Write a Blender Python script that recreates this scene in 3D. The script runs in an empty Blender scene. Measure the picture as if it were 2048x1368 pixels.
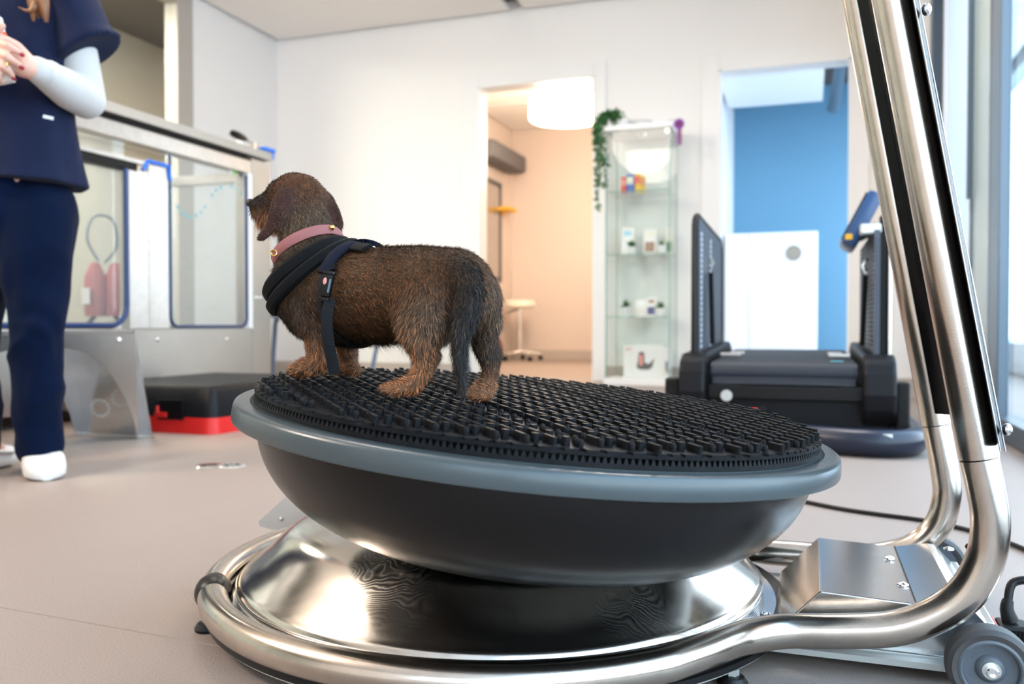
import bpy, bmesh, math, random
import numpy as np
from mathutils import Vector, Matrix
from mathutils.bvhtree import BVHTree
random.seed(7); rng = np.random.default_rng(11)
SC = bpy.context.scene
COL = SC.collection
PI = math.pi

# ------------------------------------------------------------------ camera
F_PX = 1720.0; IW, IH = 2048, 1368
YAW = math.radians(19.1); PITCH = math.radians(1.1); CAM_H = 0.40
cam_d = bpy.data.cameras.new('camera'); cam = bpy.data.objects.new('camera', cam_d); COL.objects.link(cam)
cam.location = (0, 0, CAM_H); cam.rotation_euler = (PI/2 - PITCH, 0, YAW)
cam_d.sensor_width = 36.0; cam_d.lens = 36.0 * F_PX / IW
cam_d.clip_start = 0.02; cam_d.clip_end = 200
cam_d.dof.use_dof = True; cam_d.dof.focus_distance = 0.97; cam_d.dof.aperture_fstop = 5.2
SC.camera = cam
# ------------------------------------------------------------------ world, exposure, big lights
SC.view_settings.view_transform = 'Standard'; SC.view_settings.look = 'None'
SC.view_settings.gamma = 1.0; SC.view_settings.use_curve_mapping = False
SC.view_settings.exposure = 0.70
SC.cycles.use_denoising = True
SC.cycles.max_bounces = 12; SC.cycles.diffuse_bounces = 6; SC.cycles.glossy_bounces = 5
SC.cycles.transmission_bounces = 6; SC.cycles.transparent_max_bounces = 24
SC.cycles.caustics_reflective = False; SC.cycles.caustics_refractive = False
SC.cycles.sample_clamp_indirect = 6.0; SC.cycles.blur_glossy = 0.5
SC.cycles.use_adaptive_sampling = True; SC.cycles.adaptive_threshold = 0.02

world = bpy.data.worlds.new('sky'); SC.world = world; world.use_nodes = True
wn = world.node_tree; wn.nodes.clear()
w_out = wn.nodes.new('ShaderNodeOutputWorld'); w_bg = wn.nodes.new('ShaderNodeBackground')
w_tc = wn.nodes.new('ShaderNodeTexCoord'); w_sep = wn.nodes.new('ShaderNodeSeparateXYZ'); w_ramp = wn.nodes.new('ShaderNodeValToRGB')
w_ramp.color_ramp.elements[0].position = 0.0; w_ramp.color_ramp.elements[0].color = (0.86, 0.93, 1.0, 1)
w_ramp.color_ramp.elements[1].position = 0.9; w_ramp.color_ramp.elements[1].color = (0.45, 0.68, 1.0, 1)
wn.links.new(w_tc.outputs['Generated'], w_sep.inputs[0]); wn.links.new(w_sep.outputs['Z'], w_ramp.inputs[0])
wn.links.new(w_ramp.outputs[0], w_bg.inputs['Color']); w_bg.inputs['Strength'].default_value = 4.4
wn.links.new(w_bg.outputs[0], w_out.inputs[0])

def area_light(name, loc, rot, sx, sy, power, color):
    l = bpy.data.lights.new(name, 'AREA'); l.shape = 'RECTANGLE'; l.size = sx; l.size_y = sy
    l.energy = power; l.color = color
    o = bpy.data.objects.new(name, l); o.location = loc; o.rotation_euler = rot; COL.objects.link(o)
    return o
def portal(name, loc, rot, sx, sy):
    o = area_light(name, loc, rot, sx, sy, 1, (1, 1, 1)); o.data.cycles.is_portal = True; return o
# daylight coming in through the long glazing on the right, the glazing behind the camera and the blue room's window
portal('window_opening', (0.74, 0.35, 1.35), (0, PI/2, 0), 2.6, 5.9)
portal('rear_window_opening', (-0.30, -3.0, 1.55), (-PI/2, 0, PI), 1.1, 1.5)
portal('blue_room_opening', (1.62, 8.0, 1.4), (0, PI/2, 0), 2.4, 3.0)
# warm lamps of this room, out of view; the front one is added fill
def point_light(name, loc, power, color, r=0.3):
    l = bpy.data.lights.new(name, 'POINT'); l.energy = power; l.color = color; l.shadow_soft_size = r
    o = bpy.data.objects.new(name, l); o.location = loc; COL.objects.link(o)
point_light('front_fill_light', (-3.1, 0.2, 2.25), 130, (1.0, 0.84, 0.70), 0.25)  # unseen lamp added to lift the upper walls and ceiling
point_light('pendant_light_middle', (-1.65, 2.4, 2.32), 31, (1.0, 0.88, 0.77), 0.33)
area_light('right_fill_light', (-0.25, 3.4, 2.66), (0, 0, 0), 0.8, 0.4, 26, (1.0, 0.93, 0.86))  # fill lamp added to brighten the pillar and right end of the wall
area_light('blue_room_fill', (1.60, 7.9, 1.35), (0, PI/2, 0), 2.0, 2.6, 15, (0.93, 0.97, 1.0))  # lamp added in the window opening to brighten the blue room

area_light('side_room_fill', (-4.8, 3.6, 2.7), (0, 0, 0), 0.5, 1.2, 120, (1.0, 0.88, 0.72))  # unseen lamp added to brighten the taupe wall behind the glass
# ------------------------------------------------------------------ pixel helpers (a point at a real distance)
_f = Vector((-math.sin(YAW)*math.cos(PITCH), math.cos(YAW)*math.cos(PITCH), -math.sin(PITCH)))
_r = Vector((math.cos(YAW), math.sin(YAW), 0)); _u = _r.cross(_f); _c = Vector((0, 0, CAM_H))
def ray(x, y): return _f + _r*((x-IW/2)/F_PX) - _u*((y-IH/2)/F_PX)
def at(x, y, d): return _c + ray(x, y)*d
def onX(x, y, X): d = ray(x, y); return _c + d*(X/d.x)
def onY(x, y, Y): d = ray(x, y); return _c + d*(Y/d.y)
def flr(x, y, z=0.0): d = ray(x, y); return _c + d*((z-CAM_H)/d.z)

# ------------------------------------------------------------------ materials
MATS = {}
def mat(name, col, rough=0.5, metal=0.0, spec=0.5, bump=0.0, bscale=200.0, var=0.0, vscale=6.0, emis=0.0, coat=0.0,
        aniso=0.0, sheen=0.0, stretch=None, trans=0.0, alpha=1.0, sss=0.0, attr=None, rvar=0.0, bdist=0.002):
    m = bpy.data.materials.new(name); m.use_nodes = True; nt = m.node_tree; b = nt.nodes['Principled BSDF']
    b.inputs['Base Color'].default_value = (*col, 1); b.inputs['Roughness'].default_value = rough
    b.inputs['Metallic'].default_value = metal; b.inputs['Specular IOR Level'].default_value = spec
    b.inputs['Coat Weight'].default_value = coat; b.inputs['Anisotropic'].default_value = aniso
    b.inputs['Sheen Weight'].default_value = sheen; b.inputs['Transmission Weight'].default_value = trans
    b.inputs['Alpha'].default_value = alpha
    if sss: b.inputs['Subsurface Weight'].default_value = sss; b.inputs['Subsurface Radius'].default_value = (0.01, 0.004, 0.002)
    if emis:
        b.inputs['Emission Color'].default_value = (*col, 1); b.inputs['Emission Strength'].default_value = emis
    tc = nt.nodes.new('ShaderNodeTexCoord'); src = tc.outputs['Object']
    if stretch:
        mp = nt.nodes.new('ShaderNodeMapping'); mp.inputs['Scale'].default_value = stretch
        nt.links.new(src, mp.inputs[0]); src = mp.outputs[0]
    colsock = None
    if attr:
        a = nt.nodes.new('ShaderNodeAttribute'); a.attribute_name = attr; nt.links.new(a.outputs['Color'], b.inputs['Base Color']); colsock = a.outputs['Color']
    if var:
        n = nt.nodes.new('ShaderNodeTexNoise'); n.inputs['Scale'].default_value = vscale; n.inputs['Detail'].default_value = 5
        nt.links.new(src, n.inputs['Vector'])
        mr = nt.nodes.new('ShaderNodeMapRange'); mr.inputs['From Min'].default_value = 0.3; mr.inputs['From Max'].default_value = 0.7
        mr.inputs['To Min'].default_value = 1-var; mr.inputs['To Max'].default_value = 1+var
        nt.links.new(n.outputs['Fac'], mr.inputs['Value'])
        mx = nt.nodes.new('ShaderNodeVectorMath'); mx.operation = 'SCALE'
        if colsock: nt.links.new(colsock, mx.inputs[0])
        else: mx.inputs[0].default_value = col
        nt.links.new(mr.outputs[0], mx.inputs['Scale']); nt.links.new(mx.outputs[0], b.inputs['Base Color'])
    if rvar:
        n2 = nt.nodes.new('ShaderNodeTexNoise'); n2.inputs['Scale'].default_value = 9; n2.inputs['Detail'].default_value = 6
        nt.links.new(tc.outputs['Object'], n2.inputs['Vector'])
        m2 = nt.nodes.new('ShaderNodeMapRange'); m2.inputs['To Min'].default_value = max(0.02, rough-rvar); m2.inputs['To Max'].default_value = rough+rvar
        nt.links.new(n2.outputs['Fac'], m2.inputs['Value']); nt.links.new(m2.outputs[0], b.inputs['Roughness'])
    if bump:
        n3 = nt.nodes.new('ShaderNodeTexNoise'); n3.inputs['Scale'].default_value = bscale; n3.inputs['Detail'].default_value = 3
        nt.links.new(src, n3.inputs['Vector'])
        bp = nt.nodes.new('ShaderNodeBump'); bp.inputs['Strength'].default_value = bump; bp.inputs['Distance'].default_value = bdist
        nt.links.new(n3.outputs['Fac'], bp.inputs['Height']); nt.links.new(bp.outputs[0], b.inputs['Normal'])
    MATS[name] = m
    return m
def glass_mat(name, tint, refl=1.45, gloss_rough=0.0, dens=0.0):
    m = bpy.data.materials.new(name); m.use_nodes = True; nt = m.node_tree; nt.nodes.clear()
    out = nt.nodes.new('ShaderNodeOutputMaterial'); mix = nt.nodes.new('ShaderNodeMixShader')
    tr = nt.nodes.new('ShaderNodeBsdfTransparent'); gl = nt.nodes.new('ShaderNodeBsdfGlossy'); fr = nt.nodes.new('ShaderNodeFresnel')
    tr.inputs['Color'].default_value = (*tint, 1); gl.inputs['Roughness'].default_value = gloss_rough; fr.inputs['IOR'].default_value = refl
    ge = nt.nodes.new('ShaderNodeNewGeometry'); sb = nt.nodes.new('ShaderNodeMath'); sb.operation = 'SUBTRACT'; sb.inputs[0].default_value = 1.0
    ml = nt.nodes.new('ShaderNodeMath'); ml.operation = 'MULTIPLY'   # only the outer face of a pane reflects
    nt.links.new(ge.outputs['Backfacing'], sb.inputs[1]); nt.links.new(fr.outputs[0], ml.inputs[0]); nt.links.new(sb.outputs[0], ml.inputs[1])
    nt.links.new(ml.outputs[0], mix.inputs[0]); nt.links.new(tr.outputs[0], mix.inputs[1]); nt.links.new(gl.outputs[0], mix.inputs[2])
    last = mix
    if dens:
        df = nt.nodes.new('ShaderNodeBsdfDiffuse'); df.inputs['Color'].default_value = (*tint, 1)
        m2 = nt.nodes.new('ShaderNodeMixShader'); m2.inputs[0].default_value = dens
        nt.links.new(mix.outputs[0], m2.inputs[1]); nt.links.new(df.outputs[0], m2.inputs[2]); last = m2
    nt.links.new(last.outputs[0], out.inputs[0]); MATS[name] = m
    return m

mat('wall_paint', (0.80, 0.79, 0.78), 0.7, bump=0.05, bscale=300)
mat('warm_wall', (0.68, 0.58, 0.515), 0.75)
mat('taupe', (0.52, 0.475, 0.41), 0.6)
mat('blue_paint', (0.13, 0.31, 0.47), 0.6)
mat('white_frame', (0.78, 0.78, 0.78), 0.35)
mat('beige_frame', (0.40, 0.37, 0.33), 0.4)
mat('skirting', (0.46, 0.40, 0.36), 0.5)
mat('ceil_panel', (0.86, 0.82, 0.78), 0.6, bump=0.2, bscale=80)
mat('dark_gap', (0.10, 0.09, 0.08), 0.9)
mat('alu_dark', (0.055, 0.075, 0.10), 0.35, metal=0.3)
mat('alu_mid', (0.11, 0.15, 0.19), 0.35, metal=0.3)
mat('teal_panel', (0.36, 0.44, 0.44), 0.25)
mat('cool_panel', (0.74, 0.78, 0.82), 0.3)
glass_mat('window_glass', (0.93, 0.97, 0.97))
glass_mat('cabinet_glass', (0.97, 0.985, 0.98), refl=1.5)
glass_mat('cabinet_edge', (0.40, 0.66, 0.60), refl=1.5, dens=0.35)
glass_mat('tank_glass', (0.96, 0.98, 0.98), refl=1.5, dens=0.06)
mat('brushed', (0.60, 0.555, 0.51), 0.30, metal=1, aniso=0.4, bump=0.10, bscale=500, var=0.06, vscale=30, bdist=0.0004)
mat('tube_steel', (0.57, 0.505, 0.44), 0.20, metal=1, aniso=0.5, bump=0.12, bscale=420, var=0.06, vscale=60, bdist=0.0003)
mat('sheet_steel', (0.60, 0.60, 0.60), 0.20, metal=1, bump=0.05, bscale=60, var=0.05, vscale=20, bdist=0.0006)
mat('matte_steel', (0.50, 0.475, 0.44), 0.42, metal=1, var=0.05, vscale=5)
mat('bright_steel', (0.80, 0.80, 0.80), 0.14, metal=1)
mat('galv', (0.62, 0.64, 0.62), 0.35, metal=0.8)
mat('black_plastic', (0.0055, 0.005, 0.005), 0.40, spec=0.22, bump=0.12, bscale=900, bdist=0.0004)
mat('black_gloss', (0.004, 0.004, 0.005), 0.22, spec=0.35)
mat('black_rubber', (0.004, 0.004, 0.0045), 0.38, spec=0.3, bump=0.15, bscale=700, bdist=0.0004, var=0.25, vscale=40)
mat('mat_rubber', (0.0065, 0.007, 0.0082), 0.5, spec=0.10, bump=0.25, bscale=500, bdist=0.0004, var=0.3, vscale=60)
mat('rim_grey', (0.054, 0.068, 0.073), 0.30, metal=0.15, spec=0.5, bump=0.08, bscale=900, bdist=0.0003, rvar=0.05)
mat('bowl_black', (0.0035, 0.0032, 0.0034), 0.27, spec=0.30, bump=0.2, bscale=650, bdist=0.0004)
mat('wheel_tyre', (0.055, 0.052, 0.052), 0.6, var=0.3, vscale=20)
mat('wheel_hub', (0.085, 0.10, 0.12), 0.45)
mat('navy', (0.0055, 0.0095, 0.032), 0.85, spec=0.15, bump=0.25, bscale=500, sheen=0.04, var=0.12, vscale=9, bdist=0.0006)
mat('navy_dark', (0.0006, 0.0045, 0.020), 0.85, spec=0.08, bump=0.25, bscale=500, sheen=0.02, var=0.15, vscale=8, bdist=0.0006)
mat('white_cloth', (0.46, 0.45, 0.44), 0.8, bump=0.2, bscale=300, sheen=0.2)
mat('white_rubber', (0.66, 0.63, 0.60), 0.45)
mat('skin', (0.60, 0.34, 0.26), 0.5, sss=0.15, var=0.08, vscale=20)
mat('nail', (0.28, 0.012, 0.02), 0.2)
mat('gold', (0.8, 0.5, 0.15), 0.2, metal=1)
mat('hair_brown', (0.17, 0.065, 0.02), 0.45, bump=0.6, bscale=60, stretch=(8, 8, 0.6), var=0.4, vscale=12)
mat('white_plastic', (0.74, 0.74, 0.73), 0.35)
mat('orange_red', (0.80, 0.07, 0.02), 0.4)
mat('canister_red', (0.36, 0.10, 0.10), 0.5)
mat('red_plastic', (0.60, 0.012, 0.010), 0.4)
mat('blue_seal', (0.012, 0.035, 0.13), 0.4)
mat('blue_clip', (0.01, 0.16, 0.75), 0.35)
mat('chair_blue', (0.12, 0.17, 0.26), 0.5)
mat('tread_black', (0.0045, 0.0045, 0.006), 0.45, spec=0.18, bump=0.1, bscale=400)
mat('tread_navy', (0.008, 0.012, 0.026), 0.32, spec=0.4)
mat('belt', (0.020, 0.022, 0.028), 0.5, spec=0.3, bump=0.3, bscale=700)
mat('tablet_blue', (0.015, 0.055, 0.15), 0.3)
mat('panel_grey', (0.055, 0.065, 0.085), 0.4, spec=0.3, bump=0.2, bscale=150)
mat('lamp_glow', (1.0, 0.84, 0.62), 0.5, emis=5.0)
mat('green_leaf', (0.035, 0.13, 0.03), 0.5, var=0.3, vscale=30)
mat('purple', (0.22, 0.05, 0.35), 0.5)
mat('pack_red', (0.75, 0.10, 0.07), 0.4); mat('pack_blue', (0.10, 0.17, 0.55), 0.4); mat('pack_yellow', (0.85, 0.55, 0.08), 0.4)
mat('pack_pale', (0.78, 0.82, 0.62), 0.4); mat('pack_pink', (0.75, 0.30, 0.25), 0.4)
mat('book_cyan', (0.35, 0.62, 0.80), 0.4); mat('book_brown', (0.30, 0.17, 0.12), 0.4); mat('book_navy', (0.03, 0.05, 0.20), 0.4)
mat('burgundy', (0.16, 0.012, 0.025), 0.4)
mat('grey_fabric', (0.12, 0.115, 0.12), 0.7)
mat('table_grey', (0.30, 0.27, 0.23), 0.4, metal=0.3)
mat('cream', (0.78, 0.74, 0.62), 0.5)
mat('chrome', (0.85, 0.83, 0.80), 0.08, metal=1)
mat('yellow', (0.85, 0.45, 0.02), 0.5)
mat('led_red', (1.0, 0.02, 0.01), 0.4, emis=1.5)
mat('print_white', (0.72, 0.68, 0.66), 0.5); mat('print_green', (0.30, 0.42, 0.04), 0.5); mat('print_teal', (0.10, 0.38, 0.45), 0.5); mat('print_lime', (0.25, 0.65, 0.12), 0.5)
mat('collar_pink', (0.26, 0.095, 0.090), 0.7, spec=0.2, bump=0.3, bscale=400, bdist=0.0006)
mat('collar_brown', (0.12, 0.055, 0.035), 0.6)
mat('harness_black', (0.005, 0.005, 0.0055), 0.85, spec=0.12, bump=0.5, bscale=600, bdist=0.0006)
mat('webbing', (0.004, 0.0045, 0.006), 0.7, spec=0.2, bump=0.8, bscale=260, bdist=0.0008, stretch=(1, 1, 4))
mat('fleece_navy', (0.007, 0.009, 0.018), 0.9, spec=0.1, bump=0.8, bscale=500, bdist=0.001)
mat('pink_mark', (0.60, 0.22, 0.20), 0.5)
mat('dog_skin', (1, 1, 1), 0.75, spec=0.25, attr='Col', bump=0.5, bscale=500, bdist=0.0008)
mat('dog_fur', (1, 1, 1), 0.55, spec=0.3, attr='Col')
mat('dark_eye', (0.012, 0.008, 0.006), 0.05)
mat('nose_black', (0.010, 0.009, 0.009), 0.3, bump=0.5, bscale=900)
mat('pale_stone', (0.70, 0.72, 0.75), 0.8); mat('facade_white', (0.75, 0.78, 0.82), 0.7); mat('facade_grey', (0.25, 0.32, 0.40), 0.6)
mat('hedge', (0.07, 0.12, 0.05), 0.9, bump=1.0, bscale=14, bdist=0.1)

mat('seam', (0.22, 0.18, 0.155), 0.6)
# vinyl floor: pinkish beige with glittering grain
def floor_material():
    m = mat('floor_vinyl', (0.31, 0.25, 0.21), 0.45, spec=0.35, bump=0.35, bscale=330, var=0.0, bdist=0.0012)
    nt = m.node_tree; b = nt.nodes['Principled BSDF']; tc = nt.nodes.new('ShaderNodeTexCoord')
    n1 = nt.nodes.new('ShaderNodeTexNoise'); n1.inputs['Scale'].default_value = 420; n1.inputs['Detail'].default_value = 2
    n2 = nt.nodes.new('ShaderNodeTexNoise'); n2.inputs['Scale'].default_value = 2.2; n2.inputs['Detail'].default_value = 4
    nt.links.new(tc.outputs['Object'], n1.inputs['Vector']); nt.links.new(tc.outputs['Object'], n2.inputs['Vector'])
    r = nt.nodes.new('ShaderNodeValToRGB'); r.color_ramp.elements[0].position = 0.33; r.color_ramp.elements[1].position = 0.68
    r.color_ramp.elements[0].color = (0.245, 0.197, 0.170, 1); r.color_ramp.elements[1].color = (0.335, 0.270, 0.234, 1)
    nt.links.new(n1.outputs['Fac'], r.inputs[0])
    mr = nt.nodes.new('ShaderNodeMapRange'); mr.inputs['To Min'].default_value = 0.93; mr.inputs['To Max'].default_value = 1.06
    nt.links.new(n2.outputs['Fac'], mr.inputs['Value'])
    vm = nt.nodes.new('ShaderNodeVectorMath'); vm.operation = 'SCALE'
    nt.links.new(r.outputs[0], vm.inputs[0]); nt.links.new(mr.outputs[0], vm.inputs['Scale']); nt.links.new(vm.outputs[0], b.inputs['Base Color'])
    return m
floor_material()

def frosted():
    m = bpy.data.materials.new('frosted_glass'); m.use_nodes = True; nt = m.node_tree; nt.nodes.clear()
    out = nt.nodes.new('ShaderNodeOutputMaterial'); t = nt.nodes.new('ShaderNodeBsdfTranslucent'); d = nt.nodes.new('ShaderNodeBsdfDiffuse'); x = nt.nodes.new('ShaderNodeMixShader')
    t.inputs['Color'].default_value = (0.62, 0.68, 0.72, 1); d.inputs['Color'].default_value = (0.7, 0.74, 0.77, 1); x.inputs[0].default_value = 0.5
    nt.links.new(t.outputs[0], x.inputs[1]); nt.links.new(d.outputs[0], x.inputs[2]); nt.links.new(x.outputs[0], out.inputs[0]); MATS['frosted_glass'] = m
frosted()
# polished dome: mirror steel with wiped smears
def dome_material():
    m = mat('polished_steel', (0.62, 0.585, 0.54), 0.13, metal=1)
    nt = m.node_tree; b = nt.nodes['Principled BSDF']; tc = nt.nodes.new('ShaderNodeTexCoord')
    masks = []
    for (cx, cy, rad) in SMEARS:
        mp = nt.nodes.new('ShaderNodeMapping'); mp.inputs['Location'].default_value = (-cx-0.045, -cy-0.045, -0.105); nt.links.new(tc.outputs['Object'], mp.inputs[0])
        nz = nt.nodes.new('ShaderNodeTexNoise'); nz.inputs['Scale'].default_value = 14; nt.links.new(mp.outputs[0], nz.inputs['Vector'])
        mixv = nt.nodes.new('ShaderNodeVectorMath'); mixv.operation = 'MULTIPLY_ADD'; mixv.inputs[1].default_value = (0.09, 0.09, 0.0)
        nt.links.new(nz.outputs['Color'], mixv.inputs[0]); nt.links.new(mp.outputs[0], mixv.inputs[2])
        sq = nt.nodes.new('ShaderNodeMapping'); sq.inputs['Scale'].default_value = (1.0, 2.1, 1.0); sq.inputs['Location'].default_value = (0.0, -0.07, 0); nt.links.new(mixv.outputs[0], sq.inputs[0])
        wv = nt.nodes.new('ShaderNodeTexWave'); wv.wave_type = 'RINGS'; wv.rings_direction = 'SPHERICAL'; wv.inputs['Scale'].default_value = 34; wv.inputs['Distortion'].default_value = 3.0; wv.inputs['Detail'].default_value = 2; wv.inputs['Detail Scale'].default_value = 0.8
        nt.links.new(sq.outputs[0], wv.inputs['Vector'])
        ln = nt.nodes.new('ShaderNodeVectorMath'); ln.operation = 'LENGTH'; nt.links.new(mixv.outputs[0], ln.inputs[0])
        mr = nt.nodes.new('ShaderNodeMapRange'); mr.inputs['From Min'].default_value = rad; mr.inputs['From Max'].default_value = rad*0.3
        nt.links.new(ln.outputs['Value'], mr.inputs['Value'])
        ml = nt.nodes.new('ShaderNodeMath'); ml.operation = 'MULTIPLY'; nt.links.new(wv.outputs['Fac'], ml.inputs[0]); nt.links.new(mr.outputs[0], ml.inputs[1])
        masks.append(ml.outputs[0])
    ad = nt.nodes.new('ShaderNodeMath'); ad.operation = 'ADD'; ad.use_clamp = True
    nt.links.new(masks[0], ad.inputs[0]); nt.links.new(masks[1], ad.inputs[1])
    n = nt.nodes.new('ShaderNodeTexNoise'); n.inputs['Scale'].default_value = 40; n.inputs['Detail'].default_value = 6
    mp = nt.nodes.new('ShaderNodeMapping'); mp.inputs['Scale'].default_value = (1, 14, 1); nt.links.new(tc.outputs['Object'], mp.inputs[0]); nt.links.new(mp.outputs[0], n.inputs['Vector'])
    r1 = nt.nodes.new('ShaderNodeMapRange'); r1.inputs['To Min'].default_value = 0.12; r1.inputs['To Max'].default_value = 0.20; nt.links.new(n.outputs['Fac'], r1.inputs['Value'])
    sm = nt.nodes.new('ShaderNodeMath'); sm.operation = 'MULTIPLY_ADD'; sm.inputs[1].default_value = 0.13
    nt.links.new(ad.outputs[0], sm.inputs[0]); nt.links.new(r1.outputs[0], sm.inputs[2]); nt.links.new(sm.outputs[0], b.inputs['Roughness'])
    mm = nt.nodes.new('ShaderNodeMath'); mm.operation = 'MULTIPLY_ADD'; mm.inputs[1].default_value = -0.03; mm.inputs[2].default_value = 1.0   # dried wipe marks
    nt.links.new(ad.outputs[0], mm.inputs[0]); nt.links.new(mm.outputs[0], b.inputs['Metallic'])
    bp = nt.nodes.new('ShaderNodeBump'); bp.inputs['Strength'].default_value = 0.06; bp.inputs['Distance'].default_value = 0.0005
    nt.links.new(ad.outputs[0], bp.inputs['Height']); nt.links.new(bp.outputs[0], b.inputs['Normal'])
SMEARS = [(-0.035, -0.262, 0.085), (0.245, -0.215, 0.070)]
dome_material()

# ------------------------------------------------------------------ object helpers
def link(o, parent=None):
    COL.objects.link(o)
    if parent: o.parent = parent
    return o
def tag(o, label=None, cat=None, group=None, kind=None):
    if label: o['label'] = label
    if cat: o['category'] = cat
    if group: o['group'] = group
    if kind: o['kind'] = kind
    return o
def thing(name, label, cat, loc=(0, 0, 0), rot=(0, 0, 0), group=None):
    o = bpy.data.objects.new(name, None); o.empty_display_size = 0.05; o.location = loc; o.rotation_euler = rot
    COL.objects.link(o); return tag(o, label, cat, group)
def emit(name, bm, m, parent=None, smooth=False, label=None, kind=None):
    """turn a bmesh (world coordinates unless parent is moved) into one mesh object"""
    bmesh.ops.recalc_face_normals(bm, faces=bm.faces)
    me = bpy.data.meshes.new(name); bm.to_mesh(me); bm.free()
    me.materials.append(MATS[m] if isinstance(m, str) else m)
    if smooth:
        for p in me.polygons: p.use_smooth = True
        me.set_sharp_from_angle(angle=math.radians(38))
    o = bpy.data.objects.new(name, me); COL.objects.link(o)
    if parent:
        o.parent = parent
        T = Matrix.LocRotScale(parent.location, parent.rotation_euler, None)
        if parent.parent: T = Matrix.LocRotScale(parent.parent.location, parent.parent.rotation_euler, None) @ T
        me.transform(T.inverted())
    return tag(o, label, kind=kind)
def box(bm, x0, x1, y0, y1, z0, z1, bev=0.0, M=None):
    r = bmesh.ops.create_cube(bm, size=1.0)['verts']
    for v in r: v.co = Vector(((x0+x1)/2 + v.co.x*(x1-x0), (y0+y1)/2 + v.co.y*(y1-y0), (z0+z1)/2 + v.co.z*(z1-z0)))
    if bev:
        es = list({e for v in r for e in v.link_edges})
        q = bmesh.ops.bevel(bm, geom=es, offset=bev, segments=2, affect='EDGES', profile=0.6)
        r = list({v for f in q['faces'] for v in f.verts} | {v for v in r if v.is_valid})
    if M is not None:
        # all verts connected to this box
        seen = set(r); st = list(r)
        while st:
            v = st.pop()
            for e in v.link_edges:
                w = e.other_vert(v)
                if w not in seen: seen.add(w); st.append(w)
        for v in seen: v.co = M @ v.co
    return bm
def B(x0, x1, y0, y1, z0, z1, bev=0.0, M=None):
    return box(bmesh.new(), x0, x1, y0, y1, z0, z1, bev, M)
def tube(bm, pts, r, seg=16, cap=True, closed=False, flat=1.0, up=None):
    """tube along points; r a number or a list; flat squashes the second axis"""
    P = [Vector(p) for p in pts]; n = len(P); R = r if isinstance(r, (list, tuple)) else [r]*n
    rings = []; prev = None
    for i in range(n):
        if closed: t = (P[(i+1) % n]-P[i-1])
        else: t = (P[min(i+1, n-1)]-P[max(i-1, 0)])
        t.normalize()
        if prev is None:
            a = Vector(up) if up else (Vector((0, 0, 1)) if abs(t.z) < 0.9 else Vector((1, 0, 0)))
            prev = (a - t*a.dot(t)).normalized()
        else:
            prev = (prev - t*prev.dot(t)).normalized()
        b = t.cross(prev)
        rings.append([bm.verts.new(P[i] + prev*(math.cos(2*PI*k/seg)*R[i]) + b*(math.sin(2*PI*k/seg)*R[i]*flat)) for k in range(seg)])
    for i in range(n if closed else n-1):
        a, b2 = rings[i], rings[(i+1) % n]
        for k in range(seg): bm.faces.new((a[k], a[(k+1) % seg], b2[(k+1) % seg], b2[k]))
    if cap and not closed:
        bm.faces.new(rings[0]); bm.faces.new(rings[-1])
    return bm
def smooth_path(pts, n=8):
    """Catmull-Rom through the points"""
    P = [Vector(p) for p in pts]; out = []
    for i in range(len(P)-1):
        p0 = P[max(i-1, 0)]; p1 = P[i]; p2 = P[i+1]; p3 = P[min(i+2, len(P)-1)]
        for k in range(n):
            t = k/n
            out.append(0.5*((2*p1) + (p2-p0)*t + (2*p0-5*p1+4*p2-p3)*t*t + (3*p1-p0-3*p2+p3)*t*t*t))
    out.append(P[-1]); return out
def cyl(bm, p0, p1, r0, r1=None, seg=24):
    return tube(bm, [p0, p1], [r0, r0 if r1 is None else r1], seg)
def lathe(bm, prof, seg=96, M=None, close=False):
    """prof: list of (radius, z)"""
    M = M or Matrix(); rings = []
    for (r, z) in prof:
        if r < 1e-6: rings.append([bm.verts.new(M @ Vector((0, 0, z)))])
        else: rings.append([bm.verts.new(M @ Vector((r*math.cos(2*PI*k/seg), r*math.sin(2*PI*k/seg), z))) for k in range(seg)])
    pairs = list(zip(rings[:-1], rings[1:]))
    if close: pairs.append((rings[-1], rings[0]))
    for a, b in pairs:
        if len(a) == 1 and len(b) == 1: continue
        for k in range(seg):
            k2 = (k+1) % seg
            if len(a) == 1: bm.faces.new((a[0], b[k2], b[k]))
            elif len(b) == 1: bm.faces.new((a[k], a[k2], b[0]))
            else: bm.faces.new((a[k], a[k2], b[k2], b[k]))
    return bm
def sphere(bm, c, r, seg=16, sc=(1, 1, 1), M=None):
    R = Matrix.Translation(Vector(c)) @ (M or Matrix()) @ Matrix.Diagonal((*sc, 1))
    bmesh.ops.create_uvsphere(bm, u_segments=seg, v_segments=max(6, seg//2), radius=r, matrix=R); return bm
def prism(bm, pts, h, M=None):
    """polygon pts (2d) extruded 0..h, then placed by M"""
    M = M or Matrix()
    a = [bm.verts.new(M @ Vector((x, y, 0))) for x, y in pts]; b = [bm.verts.new(M @ Vector((x, y, h))) for x, y in pts]
    n = len(pts); bm.faces.new(a); bm.faces.new(b)
    for i in range(n): bm.faces.new((a[i], a[(i+1) % n], b[(i+1) % n], b[i]))
    return bm
def frameM(o, x, y, z): return Matrix(((x[0], y[0], z[0], o[0]), (x[1], y[1], z[1], o[1]), (x[2], y[2], z[2], o[2]), (0, 0, 0, 1)))
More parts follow.
